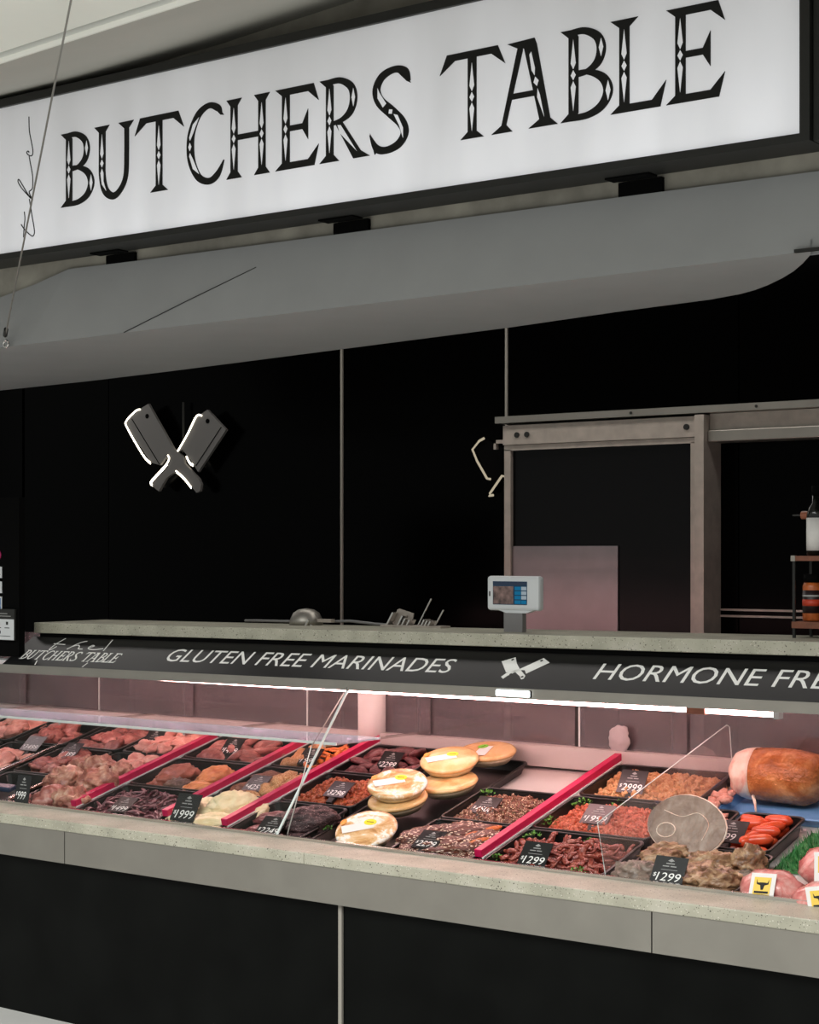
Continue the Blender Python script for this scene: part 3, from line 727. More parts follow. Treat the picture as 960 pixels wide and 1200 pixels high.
# case lamp
lp = thing('case_lamp', 'long pink fluorescent tube under the header panel lighting the meat', 'light', L(0, 0.605, 1.138))
part('tube', MB().tube([(-2.5, 0, 0), (1.135, 0, 0)], 0.0125, 12), M['tube'], lp)
part('housing', MB().box(-2.55, 2.2, -0.02, 0.05, 0.018, 0.035), M['white_plastic'], lp)
part('lamp_holder', MB().box(1.137, 1.155, -0.015, 0.015, -0.016, 0.018), M['white_plastic'], lp)
part('lamp_clip', MB().box(0.86, 0.92, -0.0165, 0.014, -0.015, 0.014), M['copper'], lp, label='rusty orange clip')

rl = thing('added_rear_tube', 'added unseen pink tube under the rear edge of the worktop', 'light', L(0, 1.05, 1.266))  # unseen tube added to throw pink onto the door's steel plate
part('tube', MB().tube([(-1.95, 0, 0), (2.1, 0, 0)], 0.011, 12), M['added_tube'], rl)
part('lamp_holder', MB().box(-1.97, -1.95, -0.014, 0.014, -0.014, 0.013), M['white_plastic'], rl)  # holder of the added tube
part('lamp_holder', MB().box(2.10, 2.12, -0.014, 0.014, -0.014, 0.013), M['white_plastic'], rl)  # holder of the added tube

# front glass, shelf, divider
g = thing('front_glass', 'tilted clear front glass over the beef and poultry trays', 'glass pane', L(0, 0.178, 0.699))
gdir = Vector((0, 0.397, 0.478)).normalized(); gl_ = 0.600
def gp(x, t, n): return (x, gdir.y*t - gdir.z*n*-1, gdir.z*t - gdir.y*n)
mb = MB()
mb.add([gp(-2.75, 0, 0), gp(-0.392, 0, 0), gp(-0.392, gl_, 0), gp(-2.75, gl_, 0)], [(0, 1, 2, 3)])
part('pane', mb, M['glass'], g)
mb = MB()
q = [gp(-0.392, 0, 0), gp(-0.384, 0, 0), gp(-0.384, gl_, 0), gp(-0.392, gl_, 0), gp(-0.392, 0, 0.004), gp(-0.384, 0, 0.004), gp(-0.384, gl_, 0.004), gp(-0.392, gl_, 0.004)]
mb.add(q, [(0, 1, 2, 3), (4, 7, 6, 5), (0, 4, 5, 1), (1, 5, 6, 2), (2, 6, 7, 3), (3, 7, 4, 0)])
part('edge_strip', mb, M['glass_edge'], g, label='bright polished glass edge')
part('support_rod', MB().tube([(-0.36, 0.02, 0.0), (-0.36, 0.14, 0.27), (-0.37, 0.34, 0.45)], 0.0022, 6), M['wire'], g)

gs = thing('glass_shelf', 'narrow clear glass shelf with bright edges above the rear trays', 'glass shelf', L(0, 0.0, 0.955))
part('pane', MB().box(-2.75, -0.40, 0.50, 0.74, 0, 0.006), M['shelf_glass'], gs)
part('front_edge', MB().box(-2.75, -0.40, 0.496, 0.5005, -0.001, 0.008), M['glass_edge'], gs)
part('rear_edge', MB().box(-2.75, -0.40, 0.7395, 0.742, 0.0, 0.006), M['glass_edge'], gs)
for x in (-2.4, -1.75, -1.1, -0.45):
    part('shelf_arm', MB().box(x-0.005, x+0.005, 0.496, 0.74, -0.009, -0.0005).box(x-0.005, x+0.005, 0.735, 1.085, -0.009, -0.001), M['chrome'], gs)

dv = thing('divider_pane', 'clear upright glass divider standing before the smoked ham bones', 'glass pane', L(0.815, 0, 0))
poly = [(0.188, 0.70), (0.145, 0.849), (0.948, 1.058), (0.968, 1.05), (0.985, 0.93), (0.985, 0.895)]
part('pane', MB().add([(0, y, z) for y, z in poly], [tuple(range(len(poly)))]), M['divider_glass'], dv)
mb = MB().tube([(0, y, z) for y, z in poly[:-1]], 0.0015, 6)
part('polished_edge', mb, M['glass_edge'], dv)

# ------------------------------------------------------------------ magenta rail dividers
def divider(x, y0, y1, label):
    d = thing('tray_divider', label, 'divider', DM(x, y0, 0.053), 'magenta bars between the trays')
    ln = (y1-y0)/cos(SA)
    part('bar', MB().box(-0.013, 0.013, 0, ln, 0.0, 0.024, 0.002), M['magenta'], d)
    part('clear_foot', MB().box(0.012, 0.017, 0.0, ln, -0.006, 0.0015), M['glass_edge'], d)
divider(-1.381, 0.24, 0.98, 'magenta bar dividing the netted roasts from the dark beef strips')
divider(-0.939, 0.25, 1.00, 'magenta bar dividing the dark beef strips from the cream tripe')
divider(-0.653, 0.235, 1.07, 'magenta bar dividing the cream tripe from the black crusted beef')
divider(0.363, 0.235, 1.075, 'magenta bar dividing the seeded steaks from the red glazed strips')

# ------------------------------------------------------------------ trays
def rrect(w, d, r, n=4):
    out = []
    for cx, cy, a0 in ((w/2-r, d/2-r, 0), (-w/2+r, d/2-r, 90), (-w/2+r, -d/2+r, 180), (w/2-r, -d/2+r, 270)):
        for k in range(n+1):
            a = radians(a0 + 90*k/n); out.append((cx+r*cos(a), cy+r*sin(a)))
    return out
def tray(x0, x1, y0, y1, label, h=0.05, mat='tray', rim='tray'):
    w = x1-x0; d = (y1-y0)/cos(SA)
    t = thing('meat_tray', label, 'tray', DM((x0+x1)/2, (y0+y1)/2, 0.001))
    loops = []
    def lp(inset, z, r): loops.append([(x, y, z) for x, y in rrect(w-2*inset, d-2*inset, r)])
    lp(0.018, 0, 0.02); lp(0.006, h-0.004, 0.022); lp(0.009, h-0.004, 0.02); lp(0.021, 0.003, 0.018)
    n = len(loops[0]); mb = MB(); vs = [v for l in loops for v in l]; fs_ = []
    for i in range(3):
        for k in range(n):
            k2 = (k+1) % n; fs_.append((i*n+k, i*n+k2, (i+1)*n+k2, (i+1)*n+k))
    fs_.append(tuple(range(n))[::-1]); fs_.append(tuple(range(3*n, 4*n)))
    mb.add(vs, fs_); part('body', mb, M[mat], t)
    loops = []
    lp(0.0, h-0.006, 0.024); lp(0.0, h-0.001, 0.024); lp(0.003, h+0.001, 0.022); lp(0.009, h, 0.02); lp(0.0095, h-0.005, 0.02)
    vs = [v for l in loops for v in l]; fs_ = []
    for i in range(5):
        for k in range(n):
            k2 = (k+1) % n; j = (i+1) % 5; fs_.append((i*n+k, i*n+k2, j*n+k2, j*n+k))
    part('rim', MB().add(vs, fs_), M[rim], t, True)
    return t
RA, RB, RC = (0.215, 0.478), (0.486, 0.758), (0.768, 1.05)
TR = [(-1.69, -1.40, RA, 'black tray holding the netted beef roasts at the glass'), (-1.69, -1.40, RB, 'black tray of pale meat behind the netted roasts'),
      (-1.69, -1.40, RC, 'black tray of pink poultry cuts at the back'),
      (-2.00, -1.71, RA, 'black empty looking tray beside the netted roasts'), (-2.00, -1.71, RB, 'black tray of red meat with a slanted price card'), (-2.00, -1.71, RC, 'black tray of red beef cuts under the glass shelf'),
      (-2.32, -2.03, RB, 'black tray of pink meat at the far end'), (-2.32, -2.03, RC, 'black tray with a pale price card at the far end'), (-2.64, -2.35, RB, 'farthest middle row black tray'), (-2.64, -2.35, RC, 'farthest back row black tray of pale pork'),
      (-1.365, -0.955, RA, 'black tray of dark beef strips at the front'), (-1.365, -0.955, RB, 'black tray of glazed roasts in the middle row'), (-1.365, -0.955, RC, 'black tray of red steaks in the back row'),
      (-0.925, -0.668, RA, 'black tray of cream tripe at the front'), (-0.925, -0.668, RB, 'black tray of sesame chicken in the middle row'), (-0.925, -0.668, RC, 'black tray of orange marinated strips in the back row'),
      (-0.637, -0.315, RA, 'black tray of pepper crusted beef at the front'), (-0.637, -0.315, RB, 'black tray of red kebab meat beside the pies'), (-0.637, -0.315, RC, 'black tray of dark red slices behind the kebab meat'),
      (0.035, 0.346, RA, 'black tray of seeded steaks at the front'), (0.035, 0.346, RB, 'black tray of seed crusted chunks behind the steaks'),
      (0.38, 0.795, RA, 'black tray of red glazed strips at the front'), (0.38, 0.795, RB, 'black tray of orange red mince in the middle row'), (0.38, 0.795, RC, 'black tray of crumbed meat in the back row'),
      (0.83, 1.205, RA, 'black tray of smoked ham bones at the front'), (0.83, 0.965, RB, 'small black tray of diced pink ham'), (0.975, 1.175, RB, 'black tray of red frankfurt sausages')]
for a, b, (y0, y1), lab in TR: tray(a, b, y0, y1, lab)
tray(-0.305, 0.028, 0.215, 1.04, 'long black tray carrying the stacked pies', 0.035)
lt = tray(0.85, 1.36, 0.785, 1.05, 'shallow blue lined tray under the smoked ham', 0.03, 'blue', 'blue')
# chrome strips on the deck at the far end
for x, y0, y1, lab in ((-1.70, 0.22, 0.62, 'chrome strip beside the netted roasts'), (-2.015, 0.25, 0.75, 'chrome strip between the farthest trays')):
    t = MB().box(-0.006, 0.006, 0, (y1-y0)/cos(SA), 0.0, 0.012, 0.002)
    o = link('tray_strip', t.mesh('tray_strip', M['chrome']), None, DM(x, y0, 0.055)); tag(o, lab, 'strip')
o = link('scraper', MB().box(-0.09, 0.09, -0.02, 0.02, 0, 0.02, 0.006).mesh('scraper', M['blue_dark']), None, DM(-1.86, 0.30, 0.055)); tag(o, 'navy blue plastic bar lying on the far front tray', 'tool')

# ------------------------------------------------------------------ meat shapes
def lump(name, mat, seed, sub=2, amp=0.22, fq=1.6, squash=(1, 1, 1), smooth=True, ridge=0.0):
    bm = bmesh.new(); bmesh.ops.create_icosphere(bm, subdivisions=sub, radius=1)
    off = Vector((seed*3.7, seed*1.3, -seed*2.1))
    for v in bm.verts:
        n_ = v.co.normalized()
        d = noise.noise(n_*fq+off) * amp + noise.noise(n_*fq*2.7+off) * amp*0.45 + noise.noise(n_*fq*6+off) * amp*0.16
        if ridge: d += ridge*(0.30-abs(noise.noise(n_*fq*1.5-off)))*1.0 - ridge*0.5*abs(noise.noise(n_*fq*3.4-off))
        v.co = n_ * (1+d)
        v.co.x *= squash[0]; v.co.y *= squash[1]; v.co.z *= squash[2]
    me = bpy.data.meshes.new(name); bm.to_mesh(me); bm.free()
    me.materials.append(mat)
    if smooth:
        for p in me.polygons: p.use_smooth = True
    return me
def strip(name, mat, seed, ln=1.0, r=0.12, curl=0.35, flat=0.6):
    rnd = random.Random(seed); pts = []; rs = []
    a = rnd.uniform(0, 6); b = rnd.uniform(0, 6)
    for k in range(9):
        t = k/8; x = (t-0.5)*ln
        pts.append((x, curl*sin(a+t*4)*0.5*ln*0.5, curl*0.4*sin(b+t*5)*0.4*ln))
        rs.append(r*(0.35+0.65*sin(pi*min(max(t, .06), .94)))*rnd.uniform(0.8, 1.2))
    return MB().tube(pts, rs, 7, True, flat).mesh(name, mat, True)
def put(name, me, x, y, h, s, rz, label, cat, group=None, rx=0.0, ry=0.0):
    if not isinstance(s, (tuple, list)): s = (s, s, s)
    o = link(name, me, None, DM(x, y, h, rz) @ RX(rx) @ RY(ry) @ SC(*s))
    return tag(o, label, cat, group)
ORD = ['first', 'second', 'third', 'fourth', 'fifth', 'sixth', 'seventh', 'eighth', 'ninth', 'tenth', 'eleventh', 'twelfth']
def pile(name, meshes, box, n, size, h0, mound, short, cat, group, seed, anchor, flat=0.75, tilt=0.35, aspect=1.0):
    """a heap laid out in rows; every piece says its row and its place in the row, counted from the named neighbour"""
    rnd = random.Random(seed); x0, x1, y0, y1 = box
    cols = max(1, round(math.sqrt(n*(x1-x0)/max(1e-3, y1-y0)/aspect))); rows = max(1, math.ceil(n/cols)); k = 0
    far = anchor.startswith('<'); an = anchor.lstrip('<')
    for j in range(rows):
        m = min(cols, n-k)
        for i in range(m):
            u = (i+0.5+rnd.uniform(-.38, .38))/cols; v = (j+0.5+rnd.uniform(-.38, .38))/rows
            e = max(0, 1-((2*u-1)**4+(2*v-1)**4)*0.8)
            s = size*rnd.uniform(0.82, 1.2)
            lab = '%s, %s from the %s, %s row from the ledge' % (short, ORD[i if far else m-1-i], an, ORD[j])
            put(name, meshes[k % len(meshes)], x0+u*(x1-x0), y0+v*(y1-y0), h0+mound*e+rnd.uniform(-.003, .004), (s, s, s*flat), rnd.uniform(0, 6.28), lab, cat, group, rnd.uniform(-tilt, tilt), rnd.uniform(-tilt, tilt))
            k += 1
U = 0.06
def bed(name, mat, box, h0, mound, amp, label, cat, seed, grains=0, gs=0.008, ga=0.35, nx=60, ny=44):
    """a heap nobody could count: a rough mound with small grains standing in it, one object"""
    x0, x1, y0, y1 = box; mb = MB(); W = x1-x0; D = (y1-y0)/cos(SA); vs = []; off = Vector((seed*5.1, seed, 0)); rnd = random.Random(seed)
    def hgt(u, v):
        e = max(0.0, (1-u**4)*(1-v**4)); p = Vector((u*W/2, v*D/2, 0))
        big = noise.noise(p*14-off)*mound*0.6
        d = noise.noise(p*55+off)*amp + noise.noise(p*120+off)*amp*0.7
        return 0.002 + (h0+mound*e+big+d-0.002)*(e ** 0.35)
    for j in range(ny+1):
        for i in range(nx+1):
            u = i/nx*2-1; v = j/ny*2-1
            vs.append((u*W/2, v*D/2, hgt(u, v)))
    mb.add(vs, [(j*(nx+1)+i, j*(nx+1)+i+1, (j+1)*(nx+1)+i+1, (j+1)*(nx+1)+i) for j in range(ny) for i in range(nx)])
    if grains:
        bm = bmesh.new(); bmesh.ops.create_icosphere(bm, subdivisions=1, radius=1); bm.verts.index_update()
        gv = [v.co.copy() for v in bm.verts]; gf = [tuple(v.index for v in f.verts) for f in bm.faces]; bm.free()
        for g in range(grains):
            u, v = rnd.uniform(-.93, .93), rnd.uniform(-.93, .93); s = gs*rnd.uniform(.6, 1.3)
            R = Euler((rnd.uniform(0, 6), rnd.uniform(0, 6), rnd.uniform(0, 6))).to_matrix(); c = Vector((u*W/2, v*D/2, hgt(u, v)+s*.1)); k = rnd.uniform(.5, .8)
            mb.add([c + R @ Vector((q.x*s*1.4, q.y*s, q.z*s*k))*(1+ga*noise.noise(q*1.7+Vector((g, 0, 0)))) for q in gv], gf)
    me = me_from(name, [v/U for v in mb.v], mb.f, mat, True)
    o = link(name, me, None, DM((x0+x1)/2, (y0+y1)/2, 0.003) @ SC(U, U, U)); return tag(o, label, cat, None, 'stuff')
def lumps(mat, n=4, **k): return [lump(M[mat].name, M[mat], 11*i+len(mat), **k) for i in range(n)]
def strips(mat, n=4, **k): return [strip(M[mat].name, M[mat], 7*i+len(mat), **k) for i in range(n)]

# parsley sprigs
def sprig_me(seed):
    rnd = random.Random(seed); mb = MB()
    for k in range(46):
        a = rnd.uniform(0, 6.28); rr = rnd.uniform(0, 1)**0.6; z = rnd.uniform(0, .7)*(1.1-rr)
        c = Vector((rr*cos(a), rr*sin(a), z+.1)); d = Vector((cos(a+rnd.uniform(-1, 1)), sin(a+rnd.uniform(-1, 1)), rnd.uniform(0, 1))).normalized()
        sd = d.cross(Vector((rnd.uniform(-1, 1), rnd.uniform(-1, 1), 1))).normalized(); l = rnd.uniform(.22, .4)
        mb.add([c, c+d*l*.5+sd*l*.4, c+d*l, c+d*l*.5-sd*l*.4], [(0, 1, 2, 3)])
    return mb.mesh('parsley', M['parsley'])
SPR = [sprig_me(i) for i in range(3)]
for k, (x, y, s, where) in enumerate([(-1.46, .60, .020, 'between the pale meat pieces'), (-1.09, .66, .020, 'on the glazed roasts'), (-.86, .98, .024, 'beside the tan crumbed bites'), (-.69, 1.03, .026, 'behind the orange strips'),
        (-.30, .97, .024, 'beside the dark red slices'), (-.30, .335, .018, 'at the corner of the pepper crusted beef'), (.06, .72, .030, 'at the back of the seed crusted chunks'), (.26, .44, .022, 'behind the seeded steaks'), (.20, .27, .020, 'at the front of the seeded steaks'),
        (.41, .56, .026, 'at the front corner of the orange mince'), (.43, .72, .030, 'at the back corner of the orange mince'), (.42, .44, .028, 'behind the red glazed strips'), (.70, .245, .026, 'in front of the red glazed strips'), (.62, .46, .022, 'by the red strips price card'),
        (.395, .27, .024, 'beside the front end of a magenta bar'), (1.09, .30, .026, 'between the smoked ham bones'), (.55, .745, .024, 'near the diced mince card'), (.70, .74, .024, 'under the glass edge on the orange mince'), (-.36, .71, .020, 'behind the red kebab meat')]):
    put('parsley_sprig', SPR[k % 3], x, y, .036, s, k*1.3, 'small green parsley sprig ' + where, 'parsley')

# netted roasts
RO = lumps('roast', 4, sub=4, amp=.26, squash=(1.15, .9, .8), ridge=.5); RR = lumps('roast_red', 3, sub=3, amp=.28, squash=(1.1, .9, .7), ridge=.5)
for k, (x, y, h, s, m_, lab) in enumerate([(-1.435, .285, .050, .068, RO[0], 'netted beef roast nearest the magenta bar'), (-1.555, .285, .050, .062, RR[0], 'red raw beef piece beside the small price card'),
        (-1.655, .262, .036, .040, RR[1], 'small red beef piece under the small price card'), (-1.58, .40, .072, .066, RO[1], 'pale streaked beef roast in the middle of the pile'), (-1.44, .42, .070, .070, RO[2], 'large beef roast lying against the magenta bar'),
        (-1.655, .42, .055, .060, RO[3], 'beef roast on the far side of the pile'), (-1.55, .53, .072, .066, RO[0], 'beef roast at the back of the pile'), (-1.66, .56, .058, .055, RO[1], 'small beef roast at the back corner'),
        (-1.455, .545, .062, .050, RO[3], 'pale pink beef piece beside parsley')]):
    put('beef_roast', m_, x, y, h, s, k*1.1, lab, 'meat', 'netted beef roasts')
pile('pork_piece', lumps('pale_meat', 3, sub=2, amp=.3), (-1.53, -1.42, .57, .72), 6, .034, .035, .02, 'small pale meat piece', 'meat', 'pale pieces behind the roasts', 5, 'magenta bar')
PK = lumps('pale_meat', 4, sub=3, amp=.32, squash=(1.25, .8, .7), ridge=.5)
pile('poultry_piece', PK, (-1.665, -1.425, .80, 1.02), 13, .042, .028, .026, 'pink poultry piece', 'meat', 'pink poultry pieces', 6, 'magenta bar')
pile('beef_piece', RR, (-1.97, -1.74, .81, 1.01), 9, .046, .022, .012, 'red beef piece', 'meat', 'red beef under the shelf', 7, 'poultry tray')
pile('beef_piece', RR, (-1.97, -1.74, .53, .72), 8, .046, .022, .012, 'small red beef chunk', 'meat', 'red beef by the slanted card', 8, 'roasts')
pile('pork_piece', PK, (-2.30, -2.06, .53, .72), 8, .046, .024, .012, 'pink pork piece', 'meat', 'pink pork at the far end', 9, 'middle red beef')
pile('beef_piece', RR, (-2.30, -2.06, .81, 1.01), 8, .046, .022, .012, 'red beef lump', 'meat', 'red beef by the pale card', 10, 'pale card')
pile('pork_piece', PK, (-2.62, -2.37, .81, 1.01), 9, .05, .026, .02, 'pale pork piece', 'meat', 'pork in the farthest tray', 12, 'farthest beef')
pile('pork_piece', PK, (-2.62, -2.37, .53, .72), 8, .046, .024, .012, 'pale pork lump', 'meat', 'pork in the farthest middle tray', 13, 'farthest pink pork')

# dark beef strips
bed('strip_bed', M['purple'], (-1.35, -.97, .23, .465), .022, .012, .006, 'mass of dark purple beef strips lining the front tray', 'meat', 2)
pile('beef_strip', strips('purple', 6, ln=1.0, r=.13, curl=.7), (-1.34, -.98, .235, .455), 60, .070, .032, .016, 'dark purple beef strip', 'meat', 'dark beef strips', 21, 'cream tripe', .8, .3)
# glazed roasts, middle row
for x, y, h, s, mt, lab in ((-1.225, .60, .045, (.085, .055, .04), 'brown_roast', 'brown glazed roast lying behind the others'), (-1.15, .53, .038, (.06, .045, .03), 'dark_roast', 'dark grey brown roast slice in front'),
                            (-1.05, .62, .045, (.075, .052, .040), 'orange_roast', 'orange glazed roast beside the magenta bar'), (-1.255, .53, .030, (.055, .04, .025), 'brown_roast', 'small brown roast end at the tray corner'), (-1.06, .53, .034, (.065, .04, .028), 'orange_roast', 'orange glazed slice at the tray front')):
    put('glazed_roast', lump('roast', M[mt], len(lab), 4, .2, ridge=.35), x, y, h, s, len(lab)*.7, lab, 'meat', 'glazed roasts')
# red steaks back row
pile('steak_slice', lumps('roast_red', 3, sub=2, amp=.2, squash=(1.2, .8, .4)), (-1.33, -.98, .80, 1.0), 14, .055, .028, .012, 'red steak slice', 'meat', 'red steaks in the back tray', 23, 'tan crumbed bites', .8, .5)
# tripe
TP = [lump('tripe', M['tripe'], 31+i, 4, .14, 1.3, ridge=.38) for i in range(4)]
for k, (x, y, h, s, rz, lab) in enumerate([(-.85, .34, .045, (.105, .07, .042), .5, 'cream tripe fold behind the front price card'), (-.745, .375, .060, (.085, .05, .050), .9, 'tallest curled cream tripe fold'),
        (-.74, .275, .036, (.10, .05, .034), .1, 'flat cream tripe fold at the tray front'), (-.68, .40, .042, (.055, .075, .034), .2, 'cream tripe fold beside the magenta bar'), (-.895, .275, .030, (.055, .045, .028), .8, 'cream tripe corner by the magenta bar end')]):
    put('tripe_fold', TP[k % 4], x, y, h, s, rz, lab, 'meat', 'cream tripe folds')
# sesame chicken and brown slices
pile('brown_slice', lumps('brown_slice', 3, sub=2, amp=.25, squash=(1.2, .8, .45)), (-.91, -.79, .51, .72), 11, .036, .028, .012, 'brown marinated slice', 'meat', 'brown slices in the middle row', 31, 'sesame chicken')
pile('chicken_piece', lumps('sesame', 3, sub=2, amp=.25, squash=(1.2, .8, .6)), (-.79, -.685, .51, .73), 12, .036, .032, .018, 'golden sesame chicken', 'meat', 'sesame chicken pieces', 32, 'kebab tray')
pile('crumbed_bite', lumps('crumb', 3, sub=2, amp=.25), (-.91, -.82, .80, 1.0), 10, .026, .028, .016, 'tan crumbed bite', 'meat', 'tan crumbed bites', 33, 'orange strips')
bed('marinated_bed', M['orange_shred'], (-.80, -.685, .79, 1.03), .018, .014, .006, 'mass of orange marinated meat lining the back tray', 'meat', 33)
pile('orange_strip', strips('orange_shred', 4, ln=1, r=.16, curl=.3), (-.80, -.69, .80, 1.02), 24, .06, .032, .020, 'orange marinated strip', 'meat', 'orange marinated strips', 34, 'magenta bar')
# pepper crusted beef
bk = [lump('crusted', M['black_crust'], 41+i, 4, .15, 2.2, ridge=.3) for i in range(2)]
put('crusted_roast', bk[0], -.385, .335, .056, (.115, .062, .046), .55, 'large black pepper crusted beef roast beside the pies', 'meat')
put('crusted_roast', bk[1], -.37, .25, .026, (.06, .03, .022), .3, 'small black crusted beef end at the tray front', 'meat')
for x, y, h, s, rz, lab in ((-.53, .36, .034, (.085, .05, .026), .2, 'dark red beef slab behind the front price card'), (-.47, .41, .034, (.075, .045, .026), .6, 'dark red beef slab behind the black roast'), (-.56, .28, .022, (.05, .05, .018), .9, 'dark red beef slab at the tray corner'), (-.45, .30, .030, (.05, .04, .024), 1.1, 'dark red beef slab between the price card and black roast')):
    put('beef_slab', lump('slab', M['dark_red'], len(lab), 4, .2, ridge=.35), x, y, h, s, rz, lab, 'meat', 'dark red beef slabs')
# red kebab
bed('kebab_meat', M['kebab'], (-.622, -.330, .50, .742), .028, .020, .005, 'heap of red kebab meat filling the tray beside the pies', 'meat', 4, 420, .0085)
pile('beef_slice', lumps('dark_red', 3, sub=2, amp=.25, squash=(1.2, .8, .4)), (-.615, -.335, .79, 1.03), 20, .042, .030, .010, 'dark red beef slice', 'meat', 'dark red slices in the back row', 42, 'pies', .8, .4)

# pies
def pie(x, y, h, rz, lab, crust, tilt=0.0, tl=0.0, sticker='yellow', R=0.098):
    t = thing('wrapped_pie', lab, 'pie', DM(x, y, h, rz) @ RX(tilt) @ RY(tl), 'wrapped round pies')
    part('pastry_top', MB().lathe([(R*1.0, .028), (R*1.03, .033), (R*1.0, .040), (R*.90, .0415), (R*.72, .043), (R*.4, .0445), (.004, .045)], 36), M[crust], t, True)
    part('wrapped_base', MB().lathe([(R*.74, 0), (R*.78, .001), (R*.93, .018), (R*1.0, .030)], 36), M['foil'], t, True)
    if sticker:
        def fr(u, v, w): return (u, v, w)
        part('white_label', MB().prism([(-.062, -.046), (.030, -.002), (.010, .034), (-.082, -.010)], .0452, .0462, fr), M['white_paper'], t)
        part('round_sticker', MB().prism([(.006+.021*cos(a*pi/10), .024+.016*sin(a*pi/10)) for a in range(20)], .0464, .0472, fr), M[sticker], t, label=sticker + ' oval sticker')
        part('red_patch', MB().prism([(-.084+.010*cos(a*pi/6), .016+.016*sin(a*pi/6)) for a in range(12)], .0445, .0452, fr), M['mc_orange'], t)
        part('sticker_print', MB().box(-.006, .018, .0225, .0255, .0472, .0476), M['letter'], t)
    return t
pie(-.108, .305, .036, .2, 'wrapped pie at the front of the long tray, alone', 'crust_pale', .22, .06)
pie(-.165, .545, .036, .5, 'wrapped pie under the white patched one in the nearer stack', 'crust', .03, .0, None)
pie(-.175, .565, .083, .3, 'white patched wrapped pie on top of the nearer stack', 'crust_pale', .14, .10)
pie(-.085, .72, .036, .9, 'plain wrapped pie at the bottom of the farther stack', 'crust', .0, .0, None)
pie(-.130, .80, .083, .3, 'golden wrapped pie with a yellow sticker on the farther stack', 'crust', .10, .06)
pie(-.085, .955, .060, 1.4, 'golden wrapped pie with a lime sticker at the very back', 'crust', .05, .06, 'lime')

# seeded steaks
ST = [lump('steak', M['seed_slab'], 51+i, 4, .2, 1.8, ridge=.35) for i in range(3)]
for k, (x, y, h, s, rz, lab) in enumerate([(.105, .345, .044, (.105, .070, .030), .5, 'seeded steak behind the front price card'), (.195, .395, .046, (.115, .065, .030), .3, 'seeded steak at the back of the front tray'), (.215, .30, .044, (.115, .058, .028), .2, 'seeded steak in the middle of the front tray'),
        (.285, .355, .040, (.068, .085, .030), .2, 'seeded steak beside the magenta bar'), (.10, .27, .030, (.065, .045, .024), .6, 'seeded steak end under the front price card'), (.30, .27, .026, (.06, .04, .02), .4, 'small seeded steak by the magenta bar end')]):
    put('seeded_steak', ST[k % 3], x, y, h, s, rz, lab, 'meat', 'seeded steaks')
for x, y, lab in ((.285, .42, 'orange pepper slice behind the seeded steaks'), (.30, .33, 'orange pepper slice by the magenta bar'), (.255, .375, 'orange pepper slice on the seeded steaks')):
    put('pepper_slice', lump('pepper', M['orange_shred'], 3, 2, .2), x, y, .058, (.036, .012, .010), 1.0, lab, 'vegetable', 'orange pepper slices')
bed('seeded_mince', M['seed_meat'], (.048, .334, .50, .742), .028, .018, .006, 'heap of seed crusted chopped meat filling the tray behind the steaks', 'meat', 5, 420, .008)
# red glazed strips
bed('glazed_bed', M['red_glaze'], (.395, .782, .225, .468), .024, .016, .007, 'mass of red glazed meat lining the front tray', 'meat', 6)
pile('glazed_strip', strips('red_glaze', 6, ln=1, r=.21, curl=.9, flat=.55), (.41, .77, .235, .45), 60, .056, .034, .020, 'glossy red strip', 'meat', 'red glazed strips', 61, '<magenta bar', .9)
# orange red mince
bed('orange_mince', M['orange_mince'], (.393, .782, .50, .745), .028, .018, .006, 'heap of orange red mince filling the middle tray', 'meat', 7, 620, .007)
# crumbed
bed('crumbed_meat', M['crumb'], (.393, .782, .785, 1.035), .028, .020, .008, 'heap of golden crumbed shredded meat in the back tray', 'meat', 8, 420, .0105)
# smoked bones, ham steak, diced ham
for k, (x, y, h, s, rz, mt, lab) in enumerate([(.875, .27, .036, (.06, .05, .034), .2, 'shank_grey', 'grey smoked hock nearest the glass divider'), (.905, .36, .046, (.055, .035, .030), .9, 'shank', 'pale smoked bone tip near the divider'), (.89, .42, .040, (.06, .03, .026), .4, 'shank', 'ragged smoked bone behind the grey hock'),
        (.965, .30, .030, (.055, .04, .028), 1.2, 'shank_grey', 'grey smoked hock behind the price card'), (1.055, .285, .040, (.045, .06, .034), .2, 'shank', 'brown smoked bone beside the front price card'), (1.13, .275, .042, (.065, .045, .038), .5, 'shank', 'smoked bone at the tray corner by the packs'),
        (1.10, .36, .048, (.06, .04, .034), .8, 'shank', 'smoked bone in the middle of the tray'), (1.165, .39, .058, (.045, .042, .042), .2, 'shank', 'rounded smoked knuckle standing highest'), (1.03, .39, .040, (.05, .04, .03), .6, 'shank', 'smoked bone behind the front price card'), (1.175, .31, .032, (.035, .035, .028), .9, 'shank_grey', 'small smoked knuckle at the tray edge')]):
    put('ham_bone', lump('bone', M[mt], 91+k, 4, .36, 1.7, ridge=.48), x, y, h+.004, tuple(q*1.12 for q in s), rz, lab, 'meat', 'smoked ham bones')
hs = thing('ham_steak', 'large round translucent wrapped ham steak propped upright on smoked bones', 'meat', L(.925, .452, .795) @ RX(radians(-28)))
rim_ = [(.122*cos(a*2*pi/30)*(1+.04*sin(a*.42+1)), .092*sin(a*2*pi/30) + .020 - .012*cos(a*2*pi/30)) for a in range(30)]
part('slice', MB().prism(rim_, 0.0, .014), M['ham_slice'], hs)
part('fat_rim', MB().tube([(x*1.0, .006, z) for x, z in rim_+rim_[:1]], .0035, 6, False), M['ham_fat'], hs)
part('round_bone', MB().tube([(.030*cos(a*pi/8)-.06, -.001, .022*sin(a*pi/8)) for a in range(17)], .0016, 5, False), M['ham_fat'], hs)
